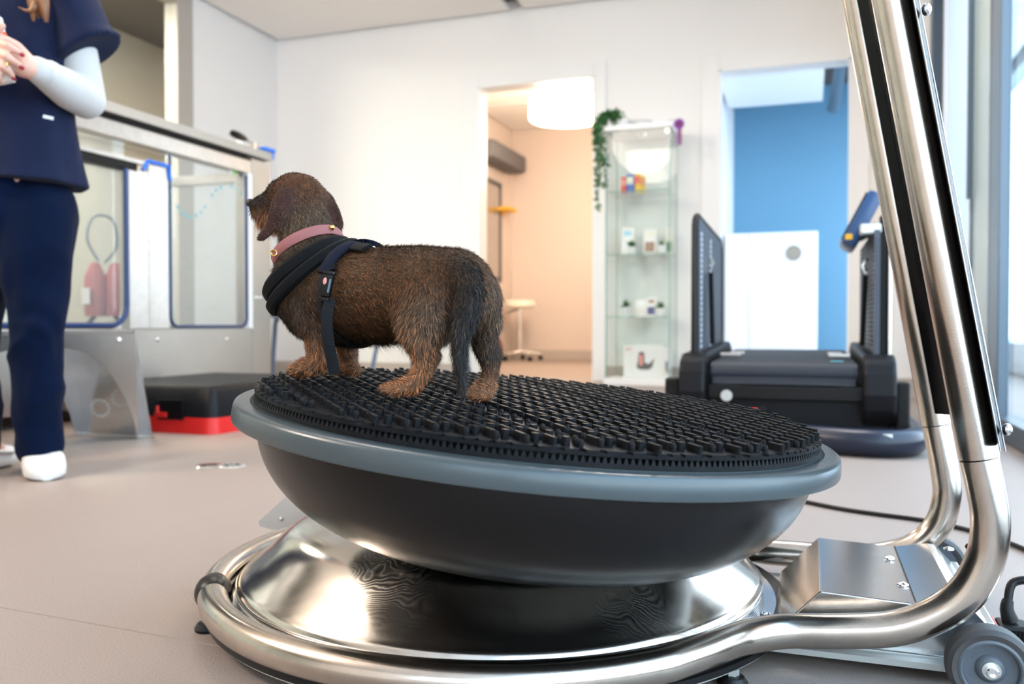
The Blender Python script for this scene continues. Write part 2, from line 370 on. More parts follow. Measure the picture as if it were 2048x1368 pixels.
def text_mesh(name, s, M, size, m, parent=None, depth=0.0006):
    cu = bpy.data.curves.new(name, 'FONT'); cu.body = s; cu.size = size; cu.extrude = depth; cu.align_x = 'CENTER'; cu.align_y = 'CENTER'
    o = bpy.data.objects.new(name, cu); COL.objects.link(o); dg = bpy.context.evaluated_depsgraph_get()
    me = bpy.data.meshes.new_from_object(o.evaluated_get(dg)); bpy.data.objects.remove(o)
    me.transform(M); bm = bmesh.new(); bm.from_mesh(me); return emit(name, bm, m, parent)
def remeshed(bm, voxel, smooth=8, name='tmp', factor=0.5):
    """union of overlapping closed pieces as one continuous surface"""
    me = bpy.data.meshes.new(name); bm.to_mesh(me); bm.free()
    o = bpy.data.objects.new(name, me); COL.objects.link(o)
    md = o.modifiers.new('r', 'REMESH'); md.mode = 'VOXEL'; md.voxel_size = voxel
    if smooth: ms = o.modifiers.new('s', 'SMOOTH'); ms.iterations = smooth; ms.factor = factor
    dg = bpy.context.evaluated_depsgraph_get(); me2 = bpy.data.meshes.new_from_object(o.evaluated_get(dg))
    bpy.data.objects.remove(o); bpy.data.meshes.remove(me); b2 = bmesh.new(); b2.from_mesh(me2); return b2
def cone_ball(bm, p0, r0, p1, r1, seg=20):
    """tapered capsule: closed lathe with round ends"""
    p0, p1 = Vector(p0), Vector(p1); d = p1-p0; L = d.length
    if L < 1e-6: return sphere(bm, p0, r0, seg)
    q = d.normalized().to_track_quat('Z', 'Y').to_matrix().to_4x4(); M = Matrix.Translation(p0) @ q
    prof = []
    for k in range(7): a = PI/2*k/6; prof.append((r0*math.sin(a), -r0*math.cos(a)))
    for k in range(7): a = PI/2*k/6; prof.append((r1*math.cos(a), L + r1*math.sin(a)))
    prof[0] = (0, prof[0][1]); prof[-1] = (0, prof[-1][1])
    return lathe(bm, prof, seg, M)
def chain(bm, pts, seg=20):
    """pts: (Vector, radius) ..."""
    for (a, ra), (b, rb) in zip(pts[:-1], pts[1:]): cone_ball(bm, a, ra, b, rb, seg)
    return bm
# ================================================================== THE SETTING
XL, XR, YB, HC = -4.13, 0.66, 6.06, 2.72
def struct(name, bm, m, parent=None, smooth=False):
    o = emit(name, bm, m, parent, smooth)
    if not parent: o['kind'] = 'structure'
    return o
fl = struct('floor', B(-6.2, 1.75, -3.1, 9.85, -0.06, 0.0), 'floor_vinyl')
emit('weld_seam', tube(bmesh.new(), [(-1.40, 0.925, 0.0), (-0.20, 0.86, 0.0)], 0.0009, 6, flat=0.5), 'seam', fl)
emit('weld_seam', tube(bmesh.new(), [(-1.5, 3.4, 0.0), (0.65, 3.4, 0.0)], 0.0009, 6, flat=0.5), 'seam', fl)
# main ceiling: dark void with metal panels hung below it
ce = struct('ceiling', B(-6.2, 0.80, -3.1, YB+0.12, 2.80, 2.90), 'dark_gap')
for (x0, x1) in ((XL+0.035, -2.10), (-1.99, -0.62), (-0.56, XR-0.02)):
    for (y0, y1) in ((-3.0, -1.02), (-1.0, 1.48), (1.5, 3.98), (4.0, YB-0.035)):
        emit('ceiling_panel', B(x0, x1, y0, y1, HC, HC+0.03, 0.004), 'ceil_panel', ce)
ce2 = struct('ceiling_rear', B(-3.5, 1.75, YB+0.12, 9.87, 2.95, 3.05), 'dark_gap')
for (x0, x1) in ((-3.36, -1.86), (-1.80, -0.80)):
    for (y0, y1) in ((YB+0.2, 8.45), (8.56, 9.72)):
        emit('ceiling_panel', B(x0, x1, y0, y1, HC, HC+0.03), 'ceil_panel', ce2)
# back wall with two door openings
D1 = (-2.364, -1.468, 2.19); D2 = (-0.597, 0.246, 2.145)
bm = bmesh.new()
for (x0, x1, z0, z1) in ((-4.25, D1[0], 0, 2.82), (D1[0], D1[1], D1[2], 2.82), (D1[1], D2[0], 0, 2.82), (D2[0], D2[1], D2[2], 2.82), (D2[1], 0.80, 0, 2.82)):
    box(bm, x0, x1, YB, YB+0.12, z0, z1)
wb = struct('wall_back', bm, 'wall_paint')
def casing(nm, D, x0, x1, z1):
    bm = bmesh.new()
    for (a, b, c, d) in ((x0, D[0], 0, z1), (D[1], x1, 0, z1), (D[0], D[1], D[2], z1)):
        box(bm, a, b, YB-0.018, YB-0.001, c, d, 0.004)
    for (a, b, c, d) in ((D[0]-0.012, D[0]+0.012, 0, D[2]), (D[1]-0.012, D[1]+0.012, 0, D[2]), (D[0], D[1], D[2]-0.012, D[2]+0.01)):
        box(bm, a, b, YB-0.02, YB+0.14, c, d)
    o = struct(nm, bm, 'white_frame'); return o
casing('door_1', D1, -2.50, -1.385, 2.29); casing('door_2', D2, -0.715, 0.36, 2.275)
bm = bmesh.new()
for (x0, x1) in ((XL+0.01, -2.50), (-1.385, -0.715), (0.36, 0.44)): box(bm, x0, x1, YB-0.014, YB-0.001, 0, 0.11, 0.003)
struct('baseboard_back', bm, 'skirting')
# left wall: solid by the corner, then a framed glass partition with a taupe room behind
struct('wall_left', B(XL-0.12, XL, 5.03, YB, 0, 2.82), 'wall_paint')
struct('baseboard_left', B(XL, XL+0.014, 5.03, YB, 0, 0.11), 'skirting')
wf = struct('window_1', B(XL-0.10, XL+0.01, 4.87, 5.03, 0, 2.80, 0.006), 'beige_frame')
emit('window_frame', B(XL-0.08, XL, -3.0, 4.87, 2.62, 2.80), 'beige_frame', wf)
emit('window_frame', B(XL-0.08, XL, -3.0, 4.87, 0.0, 0.08), 'beige_frame', wf)
for y in (2.3, -0.4): emit('window_frame', B(XL-0.07, XL, y-0.04, y+0.04, 0.08, 2.62), 'beige_frame', wf)
emit('window_pane', B(XL-0.045, XL-0.035, -3.0, 4.87, 0.08, 2.62), 'window_glass', wf)
struct('wall_side_room', B(-5.45, -5.33, -3.0, 7.2, 0, 2.82), 'taupe')
struct('wall_side_room_end', B(-5.4, XL-0.12, 6.2, 6.3, 0, 2.82), 'taupe')
struct('trim_side_room', B(-5.33, -5.30, -3.0, 6.2, 1.86, 1.885), 'beige_frame')
# right side: pillar, closed leaf, fixed teal leaf, then the tall glazing
struct('wall_pillar', B(0.445, 0.80, 5.20, YB, 0, 2.82), 'wall_paint')
bm = box(bmesh.new(), 0.43, 0.445, 5.19, YB-0.02, 0, 0.11); box(bm, 0.43, 0.60, 5.186, 5.20, 0, 0.11)
struct('baseboard_pillar', bm, 'skirting')
struct('trim_1', B(XR-0.05, XR+0.08, 5.10, 5.20, 0, 2.80), 'alu_dark')
d3 = struct('door_3', box(box(bmesh.new(), XR, XR+0.06, 4.22, 4.27, 0.02, 2.70), XR, XR+0.06, 5.05, 5.10, 0.02, 2.70), 'cool_panel')
emit('frosted_pane', B(XR+0.02, XR+0.032, 4.27, 5.05, 0.02, 2.70), 'frosted_glass', d3)  # pane made translucent so sky light brightens the pillar beside it
emit('door_edge', B(XR-0.004, XR+0.004, 4.19, 4.215, 0.02, 2.70), 'alu_mid', d3)
h = emit('door_handle', box(box(bmesh.new(), XR-0.02, XR-0.004, 4.185, 4.20, 0.95, 2.05), XR-0.006, XR, 4.18, 4.21, 0.9, 0.96), 'alu_mid', d3)
struct('wall_right', B(XR+0.005, XR+0.06, 3.76, 4.19, 0.0, 2.75), 'teal_panel')
w2 = struct('window_2', B(XR-0.010, XR+0.03, 3.70, 3.76, 0, 2.78, 0.004), 'alu_dark')
emit('window_frame', B(XR-0.012, XR+0.026, 3.55, 3.70, 0, 2.78, 0.004), 'alu_mid', w2)
emit('window_frame', B(XR-0.03, XR+0.05, -3.0, 3.55, 0.0, 0.075, 0.004), 'alu_dark', w2)
emit('window_frame', B(XR-0.03, XR+0.05, -3.0, 3.55, 2.64, 2.80, 0.004), 'alu_dark', w2)
for y in (1.25, -0.85): emit('window_frame', B(XR-0.01, XR+0.05, y-0.035, y+0.035, 0.075, 2.64), 'alu_dark', w2)
for (y0, y1) in ((1.285, 3.55), (-0.815, 1.215), (-3.0, -0.885)): emit('window_pane', B(XR+0.015, XR+0.025, y0, y1, 0.075, 2.64), 'window_glass', w2)
# behind the camera: wall with a wide window
WX0, WX1, WZ0, WZ1 = -0.85, 0.25, 0.80, 2.30
bm = bmesh.new(); box(bm, -6.1, WX0, -3.12, -3.0, 0, 2.82); box(bm, WX1, 0.80, -3.12, -3.0, 0, 2.82); box(bm, WX0, WX1, -3.12, -3.0, 0, WZ0); box(bm, WX0, WX1, -3.12, -3.0, WZ1, 2.82)
struct('wall_front', bm, 'wall_paint')
w3 = struct('window_3', B(WX0, WX1, -3.10, -3.04, WZ0, WZ0+0.05), 'alu_dark')
for x in (WX0+0.03, WX1-0.03): emit('window_frame', B(x-0.03, x+0.03, -3.10, -3.04, WZ0+0.05, WZ1), 'alu_dark', w3)
emit('window_pane', B(WX0, WX1, -3.075, -3.065, WZ0+0.05, WZ1), 'window_glass', w3)
# warm treatment room behind door 1
struct('wall_warm_left', B(-3.50, -3.38, YB+0.12, 9.75, 0, 3.0), 'warm_wall')
struct('wall_warm_back', B(-3.50, -0.80, 9.75, 9.87, 0, 3.0), 'warm_wall')
struct('wall_between_rooms', B(-0.92, -0.80, YB+0.12, 9.75, 0, 3.0), 'wall_paint')
bm = box(bmesh.new(), -3.38, -3.365, YB+0.12, 9.75, 0, 0.11); box(bm, -3.38, -0.92, 9.735, 9.75, 0, 0.11)
struct('baseboard_warm', bm, 'skirting')
# blue room behind door 2
struct('wall_blue', B(-0.80, 1.75, 9.75, 9.87, 0, 3.0), 'blue_paint')
bm = bmesh.new(); box(bm, 1.63, 1.75, YB+0.12, 6.6, 0, 3.0); box(bm, 1.63, 1.75, 9.4, 9.75, 0, 3.0); box(bm, 1.63, 1.75, 6.6, 9.4, 0, 0.25); box(bm, 1.63, 1.75, 6.6, 9.4, 2.55, 3.0)
struct('wall_blue_right', bm, 'wall_paint')
w4 = struct('window_4', B(1.66, 1.70, 7.96, 8.04, 0.25, 2.55), 'alu_dark')
emit('window_pane', B(1.675, 1.685, 6.6, 9.4, 0.25, 2.55), 'window_glass', w4)
struct('trim_2', B(-0.80, 0.9, 9.73, 9.75, 0, 0.11), 'skirting')
for i, (x0, x1, y0, y1) in enumerate(((-0.75, 0.135, 6.30, 7.38), (-0.75, 0.10, 7.52, 8.60), (0.36, 1.5, 6.35, 8.6))):
    lab = ['white ceiling raft nearest the doorway of the blue room', 'white ceiling raft further back in the blue room', 'white ceiling raft at the right edge of the blue room'][i]
    r = thing('ceiling_raft', lab, 'ceiling raft', (x0, y0, 2.5), group='ceiling rafts in the blue room')
    emit('raft_panel', B(x0, x1, y0, y1, 2.50, 2.545, 0.004), 'white_frame', r)
    for px in (x0+0.2, x1-0.2): emit('hanger_rod', cyl(bmesh.new(), (px, (y0+y1)/2, 2.54), (px, (y0+y1)/2, 2.955), 0.006, seg=8), 'brushed', r)
tag(emit('ventilation_duct', tube(bmesh.new(), smooth_path([(0.23, 6.4, 2.60), (0.23, 7.4, 2.60), (0.22, 8.3, 2.56), (0.20, 8.9, 2.50)], 6), 0.055, 16), 'alu_mid', smooth=True), 'blue-grey duct running under the ceiling beside the white rafts', 'duct')
# outside
struct('terrace', B(0.82, 30, -12, 34, -0.12, -0.06), 'pale_stone')
b = thing('office_building', 'pale blurred building seen through the tall window', 'building', (9, 24, 0))
emit('facade', B(7.0, 16, 24, 30, -0.1, 3.4), 'facade_white', b)
for k in range(4):
    emit('window_band', B(7.3+2.1*k, 8.6+2.1*k, 23.93, 23.99, 0.9, 2.4), 'facade_grey', b)
tag(emit('hedge', B(4.2, 9.5, 17.5, 18.4, -0.1, 0.75, 0.1), 'hedge'), 'low green hedge outside the tall window', 'hedge')

# ================================================================== DOOR 1 ROOM
t = thing('drum_lamp', 'round glowing white drum lamp under the ceiling of the warm room', 'lamp', tuple(at(1134, 230, 7.8)))
c = at(1134, 232, 7.8); cx, cy = c.x, c.y
emit('lamp_shade', lathe(bmesh.new(), [(0, 2.265), (0.33, 2.265), (0.345, 2.28), (0.345, 2.43), (0.33, 2.44), (0, 2.44)], 48, Matrix.Translation((cx, cy, 0))), 'lamp_glow', t, True)
emit('suspension', cyl(bmesh.new(), (cx, cy, 2.44), (cx, cy, 2.72), 0.05, seg=16), 'white_plastic', t, True)
L = bpy.data.lights.new('drum_lamp_light', 'POINT'); L.energy = 62; L.color = (1.0, 0.83, 0.66); L.shadow_soft_size = 0.3
lo = bpy.data.objects.new('drum_lamp_light', L); lo.location = (cx, cy, 2.05); COL.objects.link(lo)
L = bpy.data.lights.new('drum_lamp_up', 'AREA'); L.shape = 'DISK'; L.size = 0.6; L.energy = 14; L.color = (1.0, 0.85, 0.70)
lo = bpy.data.objects.new('drum_lamp_up', L); lo.location = (cx, cy, 2.46); lo.rotation_euler = (PI, 0, 0); COL.objects.link(lo)
# stool
c = at(1040, 605, 9.8); sx, sy = c.x, c.y
t = thing('rolling_stool', 'cream round rolling stool with chrome foot in the warm room', 'stool', (sx, sy, 0))
T = Matrix.Translation((sx, sy, 0))
emit('seat', lathe(bmesh.new(), [(0, 0.60), (0.16, 0.60), (0.18, 0.615), (0.18, 0.665), (0.165, 0.685), (0, 0.69)], 40, T), 'cream', t, True)
emit('gas_column', lathe(bmesh.new(), [(0, 0.09), (0.028, 0.09), (0.028, 0.35), (0.018, 0.36), (0.018, 0.60), (0, 0.60)], 20, T), 'chrome', t, True)
emit('height_lever', cyl(bmesh.new(), (sx-0.02, sy, 0.585), (sx-0.15, sy-0.05, 0.54), 0.008, seg=8), 'black_plastic', t)
for k in range(5):
    a = 2*PI*k/5 + 0.5; ex, ey = sx+0.24*math.cos(a), sy+0.24*math.sin(a)
    lg = emit('leg', tube(bmesh.new(), [(sx, sy, 0.105), (ex, ey, 0.075)], [0.022, 0.014], 10), 'chrome', t, True)
    emit('caster', lathe(bmesh.new(), [(0, -0.02), (0.025, -0.02), (0.028, 0), (0.025, 0.02), (0, 0.02)], 16, Matrix.Translation((ex, ey, 0.029)) @ Matrix.Rotation(PI/2, 4, 'X')), 'black_plastic', lg, True)
# treatment table on scissor lift
X0 = -2.05; X1 = -0.98; Y0, Y1 = 9.0, 9.6
t = thing('treatment_table', 'grey scissor-lift treatment table seen through the left doorway', 'table', ((X0+X1)/2, 9.3, 0))
tp = emit('table_top', B(X0, X1, Y0, Y1, 0.84, 0.915, 0.012), 'table_grey', t)
emit('top_joint', B(X0+0.27, X0+0.28, Y0-0.003, Y1, 0.845, 0.918), 'black_plastic', tp)
emit('top_frame', B(X0+0.15, X1, Y0+0.08, Y1-0.08, 0.79, 0.84), 'tread_black', t)
emit('base_frame', B(X0+0.05, X1, Y0+0.02, Y1-0.02, 0.02, 0.10, 0.01), 'table_grey', t)
for y in (Y0+0.1, Y1-0.12):
    for (za, zb) in ((0.11, 0.45), (0.45, 0.79)):
        emit('scissor_arm', tube(bmesh.new(), [(X0+0.28, y, za), (X1-0.32, y, zb)], 0.018, 8), 'tread_black', t)
        emit('scissor_arm', tube(bmesh.new(), [(X1-0.32, y+0.03, za), (X0+0.28, y+0.03, zb)], 0.018, 8), 'tread_black', t)
for z in (0.28, 0.45, 0.62): emit('cross_rod', B(X0+0.28, X1-0.3, Y0+0.10, Y0+0.13, z-0.01, z+0.01), 'tread_black', t)
emit('lift_motor', B(X0+0.48, X0+0.62, Y0+0.18, Y0+0.36, 0.42, 0.62, 0.02), 'tread_black', t)
t = thing('tablet_stand', 'small black tablet standing on the treatment table', 'tablet', (X0+0.52, 9.2, 0.915))
emit('screen', B(-0.05, 0.11, -0.008, 0.008, 0, 0.17, 0.004, Matrix.Translation((X0+0.52, 9.2, 0.917)) @ Matrix.Rotation(-0.15, 4, 'X')), 'black_gloss', t)
emit('foot', B(X0+0.50, X0+0.60, 9.15, 9.27, 0.915, 0.922), 'black_plastic', t)
# roller box on the warm wall, yellow hook, burgundy ball
t = thing('roller_case', 'grey padded roll mounted high on the warm room wall', 'roll', (-3.3, 8.9, 2.2))
emit('fabric_roll', B(-3.37, -3.12, 8.45, 9.55, 2.16, 2.36, 0.05), 'grey_fabric', t, True)
for y in (8.6, 9.4): emit('wall_bracket', B(-3.38, -3.30, y-0.03, y+0.03, 2.34, 2.42), 'brushed', t)
t = thing('wall_hook', 'yellow hook bar on the left wall of the warm room', 'hook', (-3.36, 9.35, 1.72))
emit('hook_arm', B(-3.38, -3.22, 9.22, 9.48, 1.71, 1.75, 0.01), 'yellow', t); emit('back_plate', B(-3.38, -3.37, 9.2, 9.5, 1.68, 1.78), 'yellow', t)
t = thing('wall_mirror', 'tall grey framed mirror on the left wall of the warm room', 'mirror', (-3.36, 9.0, 1.3))
emit('frame', box(box(box(box(bmesh.new(), -3.38, -3.355, 8.5, 9.33, 0.9, 0.95), -3.38, -3.355, 8.5, 9.33, 1.98, 2.03), -3.38, -3.355, 8.5, 8.54, 0.9, 2.03), -3.38, -3.355, 9.29, 9.33, 0.9, 2.03), 'grey_fabric', t)
emit('mirror_glass', B(-3.375, -3.365, 8.53, 9.30, 0.94, 1.99), 'sheet_steel', t)
c = at(968, 665, 7.4); R = 0.165
t = thing('exercise_ball', 'burgundy exercise ball on the floor inside the left doorway', 'ball', (c.x, c.y, 0))
emit('ball_body', sphere(bmesh.new(), (c.x, c.y, R+0.03), R, 32), 'burgundy', t, True)
emit('ball_ring', tube(bmesh.new(), [(c.x+0.09*math.cos(a*PI/12), c.y+0.09*math.sin(a*PI/12), 0.02) for a in range(24)], 0.02, 10, closed=True), 'black_rubber', t, True)

# ================================================================== BLUE ROOM CABINET
def P3(px, py, Y): return onY(px, py, Y)
zt = P3(1640, 461, 8.5).z; xr = P3(1635, 600, 8.5).x
t = thing('white_cupboard', 'low white cupboard with round grey grip against the blue wall', 'cupboard', (0, 8.7, 0))
emit('body', B(-0.78, xr, 8.52, 8.95, 0.0, zt, 0.004), 'white_frame', t)
xs = [-0.775, xr-0.62, xr-0.004]
for a, b_ in zip(xs[:-1], xs[1:]):
    d = emit('door', B(a+0.003, b_-0.003, 8.50, 8.52, 0.06, zt-0.012, 0.003), 'white_frame', t)
    if b_ > 0:
        g = P3(1587, 506, 8.49)
        emit('round_grip', lathe(bmesh.new(), [(0, 0), (0.045, 0), (0.07, 0.004), (0.072, 0.012), (0.062, 0.014), (0.055, 0.006), (0, 0.006)], 32, frameM((g.x, 8.505, g.z), (1, 0, 0), (0, 0, 1), (0, -1, 0))), 'table_grey', d, True)

# ================================================================== GLASS DISPLAY CABINET
CX0, CX1, CY0, CY1 = -1.30, -0.872, 5.68, 6.03
t = thing('display_cabinet', 'tall narrow glass display cabinet with white base between the two doorways', 'cabinet', ((CX0+CX1)/2, 5.85, 0))
emit('base_board', B(CX0-0.012, CX1+0.012, CY0-0.012, CY1, 0.0, 0.045, 0.004), 'white_frame', t)
emit('top_board', B(CX0-0.012, CX1+0.012, CY0-0.012, CY1, 1.70, 1.735, 0.004), 'white_frame', t)
emit('side_pane', B(CX0, CX0+0.005, CY0+0.006, CY1-0.01, 0.045, 1.70), 'cabinet_glass', t)
emit('side_pane', B(CX1-0.005, CX1, CY0+0.006, CY1-0.01, 0.045, 1.70), 'cabinet_glass', t)
emit('back_pane', B(CX0+0.006, CX1-0.006, CY1-0.01, CY1-0.005, 0.045, 1.70), 'cabinet_glass', t)
emit('glass_door', B(CX0+0.002, CX1-0.002, CY0, CY0+0.005, 0.05, 1.695), 'cabinet_glass', t)
for (x, y) in ((CX0-0.001, CY0+0.003), (CX1-0.005, CY0+0.003), (CX0, CY1-0.008), (CX1-0.006, CY1-0.008)):
    emit('glass_edge', B(x, x+0.006, y, y+0.004, 0.045, 1.70), 'cabinet_edge', t)
ZS = (0.46, 0.88, 1.30)
for z in ZS:
    s_ = emit('shelf', B(CX0+0.007, CX1-0.007, CY0+0.012, CY1-0.012, z-0.006, z), 'cabinet_glass', t)
    emit('shelf_edge', B(CX0+0.007, CX1-0.007, CY0+0.009, CY0+0.012, z-0.006, z), 'cabinet_edge', s_)
for z in (1.66, 0.08): emit('door_hinge', B(CX1-0.03, CX1-0.006, CY0-0.004, CY0+0.008, z, z+0.03), 'brushed', t)
emit('cabinet_lamp', lathe(bmesh.new(), [(0, 1.685), (0.03, 1.685), (0.035, 1.70)], 20, Matrix.Translation(((CX0+CX1)/2, 5.83, 0))), 'chrome', t, True)
def packet(px, z, y, w, h, d, m, m2, lab, grp, nm='snack_packet', cat='packet', tilt=0.0):
    x = onY(px, 500, y).x
    t = thing(nm, lab, cat, (x, y, z), (0, 0, tilt), grp)
    bm = bmesh.new(); n = 8   # pillow pouch: thick in the middle, crimped ends
    vs = []
    for j in range(n+1):
        u_ = j/n; th = d/2*math.sin(PI*min(1, max(0, u_)))**0.5 + 0.001
        for k in range(7):
            v_ = k/6; tt = th*math.sin(PI*v_)**0.6 + 0.0006
            vs.append((-w/2+w*v_, tt, h*u_))
    for sgn in (1, -1):
        V = [bm.verts.new((a, b*sgn, c)) for a, b, c in vs]
        for j in range(n):
            for k in range(6):
                q = (V[j*7+k], V[j*7+k+1], V[(j+1)*7+k+1], V[(j+1)*7+k]); bm.faces.new(q if sgn > 0 else q[::-1])
    bmesh.ops.remove_doubles(bm, verts=bm.verts, dist=0.0005)
    bm.transform(Matrix.Translation((x, y, z+0.001)) @ Matrix.Rotation(tilt, 4, 'Z')); emit('pouch', bm, m, t, True)
    emit('print_band', B(-w*0.4, w*0.4, -d/2-0.001, -d/2+0.003, h*0.45, h*0.85, 0.001, Matrix.Translation((x, y, z)) @ Matrix.Rotation(tilt, 4, 'Z')), m2, t)
    return t
g = 'treat packets on the top glass shelf'
packet(1248, 1.30, 5.84, 0.045, 0.115, 0.03, 'pack_red', 'pack_pink', 'red treat packet at the left of the top glass shelf', g)
packet(1260, 1.30, 5.80, 0.05, 0.125, 0.03, 'pack_blue', 'pack_pale', 'blue and pale yellow treat packet between red and orange ones', g)
packet(1275, 1.30, 5.82, 0.05, 0.13, 0.03, 'pack_yellow', 'pack_red', 'yellow and red treat packet on the top glass shelf', g)
packet(1285, 1.30, 5.87, 0.04, 0.12, 0.025, 'pack_yellow', 'pack_pink', 'orange and pink treat packet behind the others', g)
def booklet(px, z, y, w, h, m, m2, m3, lab, grp, nm='booklet', cat='book'):
    x = onY(px, 500, y).x
    t = thing(nm, lab, cat, (x, y, z), group=grp); M_ = Matrix.Translation((x, y, z)) @ Matrix.Rotation(-0.16, 4, 'X')
    emit('cover', B(-w/2, w/2, 0, 0.004, 0.001, h, 0.001, M_), m, t)
    emit('picture', B(-w*0.38, w*0.38, -0.0012, 0, h*0.12, h*0.5, 0, M_), m2, t)
    emit('title_band', B(-w*0.3, w*0.3, -0.0012, 0, h*0.7, h*0.88, 0, M_), m3, t)
    emit('easel', tube(bmesh.new(), [M_ @ Vector((0, 0.004, h*0.6)), (x, y+0.07, z+0.003)], 0.003, 6), 'brushed', t)
g = 'booklets displayed in the glass cabinet'
booklet(1254, 0.88, 5.86, 0.085, 0.20, 'white_plastic', 'cool_panel', 'book_cyan', 'white booklet with pale blue print on the second shelf', g)
booklet(1299, 0.88, 5.86, 0.085, 0.185, 'white_plastic', 'book_brown', 'cream', 'booklet with brown photo and dark foot on the second shelf', g)
booklet(1338, 0.88, 5.90, 0.05, 0.19, 'cream', 'green_leaf', 'print_white', 'narrow cream and green booklet at right of second shelf', g)
booklet(1302, 0.46, 5.86, 0.065, 0.135, 'white_plastic', 'book_navy', 'book_brown', 'small booklet with navy picture on the third shelf', g)
booklet(1283, 0.46, 5.90, 0.09, 0.12, 'white_plastic', 'print_white', 'cool_panel', 'plain white card behind the navy booklet on the third shelf', g)
def pot_plant(px, z, y, hp, rp, lv, lab, mleaf='green_leaf', n=26):
    x = onY(px, 500, y).x
    t = thing('potted_plant', lab, 'plant', (x, y, z), group='little plants in the glass cabinet')
    emit('pot', lathe(bmesh.new(), [(0, 0.001), (rp*0.8, 0.001), (rp, hp), (rp*0.88, hp), (rp*0.8, hp*0.85), (0, hp*0.85)], 24, Matrix.Translation((x, y, z))), 'white_plastic', t, True)
    bm = bmesh.new()
    for k in range(n):
        a = random.random()*2*PI; e = 0.3+random.random()*1.1; L_ = lv*(0.6+0.6*random.random()); base = Vector((x, y, z+hp*0.85))
        tip = base + Vector((math.cos(a)*math.cos(e), math.sin(a)*math.cos(e), math.sin(e)))*L_; sd = Vector((-math.sin(a), math.cos(a), 0))*lv*0.12; mid = (base+tip)/2+Vector((0, 0, lv*0.08))
        v = [bm.verts.new(q) for q in (base, mid+sd, tip, mid-sd)]; bm.faces.new(v)
    emit('leaves', bm, mleaf, t)
pot_plant(1264, 0.88, 5.76, 0.05, 0.028, 0.06, 'small green plant in white pot before the pale blue booklet')
pot_plant(1323, 0.88, 5.76, 0.055, 0.030, 0.045, 'low green plant in white pot at right of second shelf')
pot_plant(1251, 0.46, 5.78, 0.065, 0.028, 0.065, 'dark spiky plant in white pot at left of third shelf')
pot_plant(1321, 0.46, 5.78, 0.055, 0.026, 0.06, 'faint pale plant in white pot at right of third shelf')
# boxes on the cabinet floor
x = onY(1289, 700, 5.80).x
t = thing('product_box', 'white carton printed with a dark dog boot in the cabinet bottom', 'box', (x, 5.84, 0.045))
emit('carton', B(x-0.145, x+0.125, 5.80, 5.92, 0.045, 0.265, 0.003), 'white_plastic', t)
p = emit('boot_print', prism(bmesh.new(), [(-0.055, -0.045), (-0.03, -0.06), (0.03, -0.06), (0.055, -0.04), (0.06, -0.01), (0.07, 0.02), (0.05, 0.0), (0.03, -0.02), (0.0, -0.01), (0.0, 0.05), (-0.015, 0.065), (-0.04, 0.055), (-0.045, 0.0)], 0.001, frameM((x+0.0, 5.7995, 0.16), (1, 0, 0), (0, 0, 1), (0, -1, 0))), 'grey_fabric', t)
emit('sole_print', B(x-0.035, x-0.012, 5.797, 5.799, 0.13, 0.20), 'pack_pink', t)
emit('label_print', B(x-0.13, x-0.09, 5.798, 5.80, 0.235, 0.245), 'pack_pink', t)
x = onY(1333, 700, 5.78).x
t = thing('slim_box', 'slim white box beside the boot carton in the cabinet bottom', 'box', (x, 5.80, 0.045))
emit('carton', B(x-0.028, x+0.028, 5.78, 5.83, 0.045, 0.25, 0.002), 'white_plastic', t); emit('tube_print', B(x-0.006, x+0.006, 5.778, 5.78, 0.09, 0.16), 'book_navy', t)
# on top of the cabinet
t = thing('trailing_ivy', 'green ivy trailing down the left side of the glass cabinet', 'plant', (CX0+0.05, 5.72, 1.735))
x = CX0+0.085; emit('pot', lathe(bmesh.new(), [(0, 1.737), (0.045, 1.737), (0.058, 1.80), (0.05, 1.80), (0.045, 1.79), (0, 1.79)], 24, Matrix.Translation((x, 5.80, 0))), 'white_plastic', t, True)
bm = bmesh.new(); bs = bmesh.new()
for k in range(9):
    a = random.uniform(-0.03, 0.02); y0 = random.uniform(5.62, 5.72); dn = random.choice([0.12, 0.25, 0.4, 0.52, 0.55])
    pts = smooth_path([(x, 5.80, 1.79), (x-0.05, 5.76, 1.83), (CX0-0.03+a, y0, 1.77), (CX0-0.035+a, y0, 1.73-dn*0.5), (CX0-0.025+a*1.5, y0, 1.73-dn)], 6)
    tube(bs, pts, 0.0015, 5)
    for p_ in pts[4:]:
        for q in range(4):
            d = Vector((random.gauss(0, 1), random.gauss(0, 1), random.gauss(0, 0.8))).normalized(); c0 = p_ + d*0.012; s_ = d.orthogonal().normalized()*0.010
            v = [bm.verts.new(z_) for z_ in (c0-d*0.006, c0+s_, c0+d*0.024, c0-s_)]; bm.faces.new(v)
for k in range(110):
    a = random.uniform(0, 2*PI); r_ = random.uniform(0, 0.07); c0 = Vector((CX0+0.03+r_*math.cos(a), 5.76+r_*math.sin(a), 1.80+random.uniform(-0.02, 0.05)))
    d = Vector((random.gauss(0, 1), random.gauss(0, 1), random.gauss(0, 0.8))).normalized(); s_ = d.orthogonal().normalized()*0.011
    v = [bm.verts.new(z_) for z_ in (c0, c0+s_+d*0.012, c0+d*0.03, c0-s_+d*0.012)]; bm.faces.new(v)
emit('ivy_leaves', bm, 'green_leaf', t, kind='stuff'); emit('stems', bs, 'green_leaf', t)
x = onY(1262, 240, 5.83).x
t = thing('white_bowl', 'small white bowl on top of the glass cabinet', 'bowl', (x, 5.83, 1.735))
emit('bowl_body', lathe(bmesh.new(), [(0, 1.737), (0.04, 1.737), (0.075, 1.785), (0.07, 1.785), (0.038, 1.745), (0, 1.745)], 28, Matrix.Translation((x+0.07, 5.83, 0))), 'white_plastic', t, True)
c = onY(1358, 248, 5.66)
t = thing('rosette_ribbon', 'purple rosette with ribbon tails hanging at cabinet right corner', 'rosette', tuple(c))
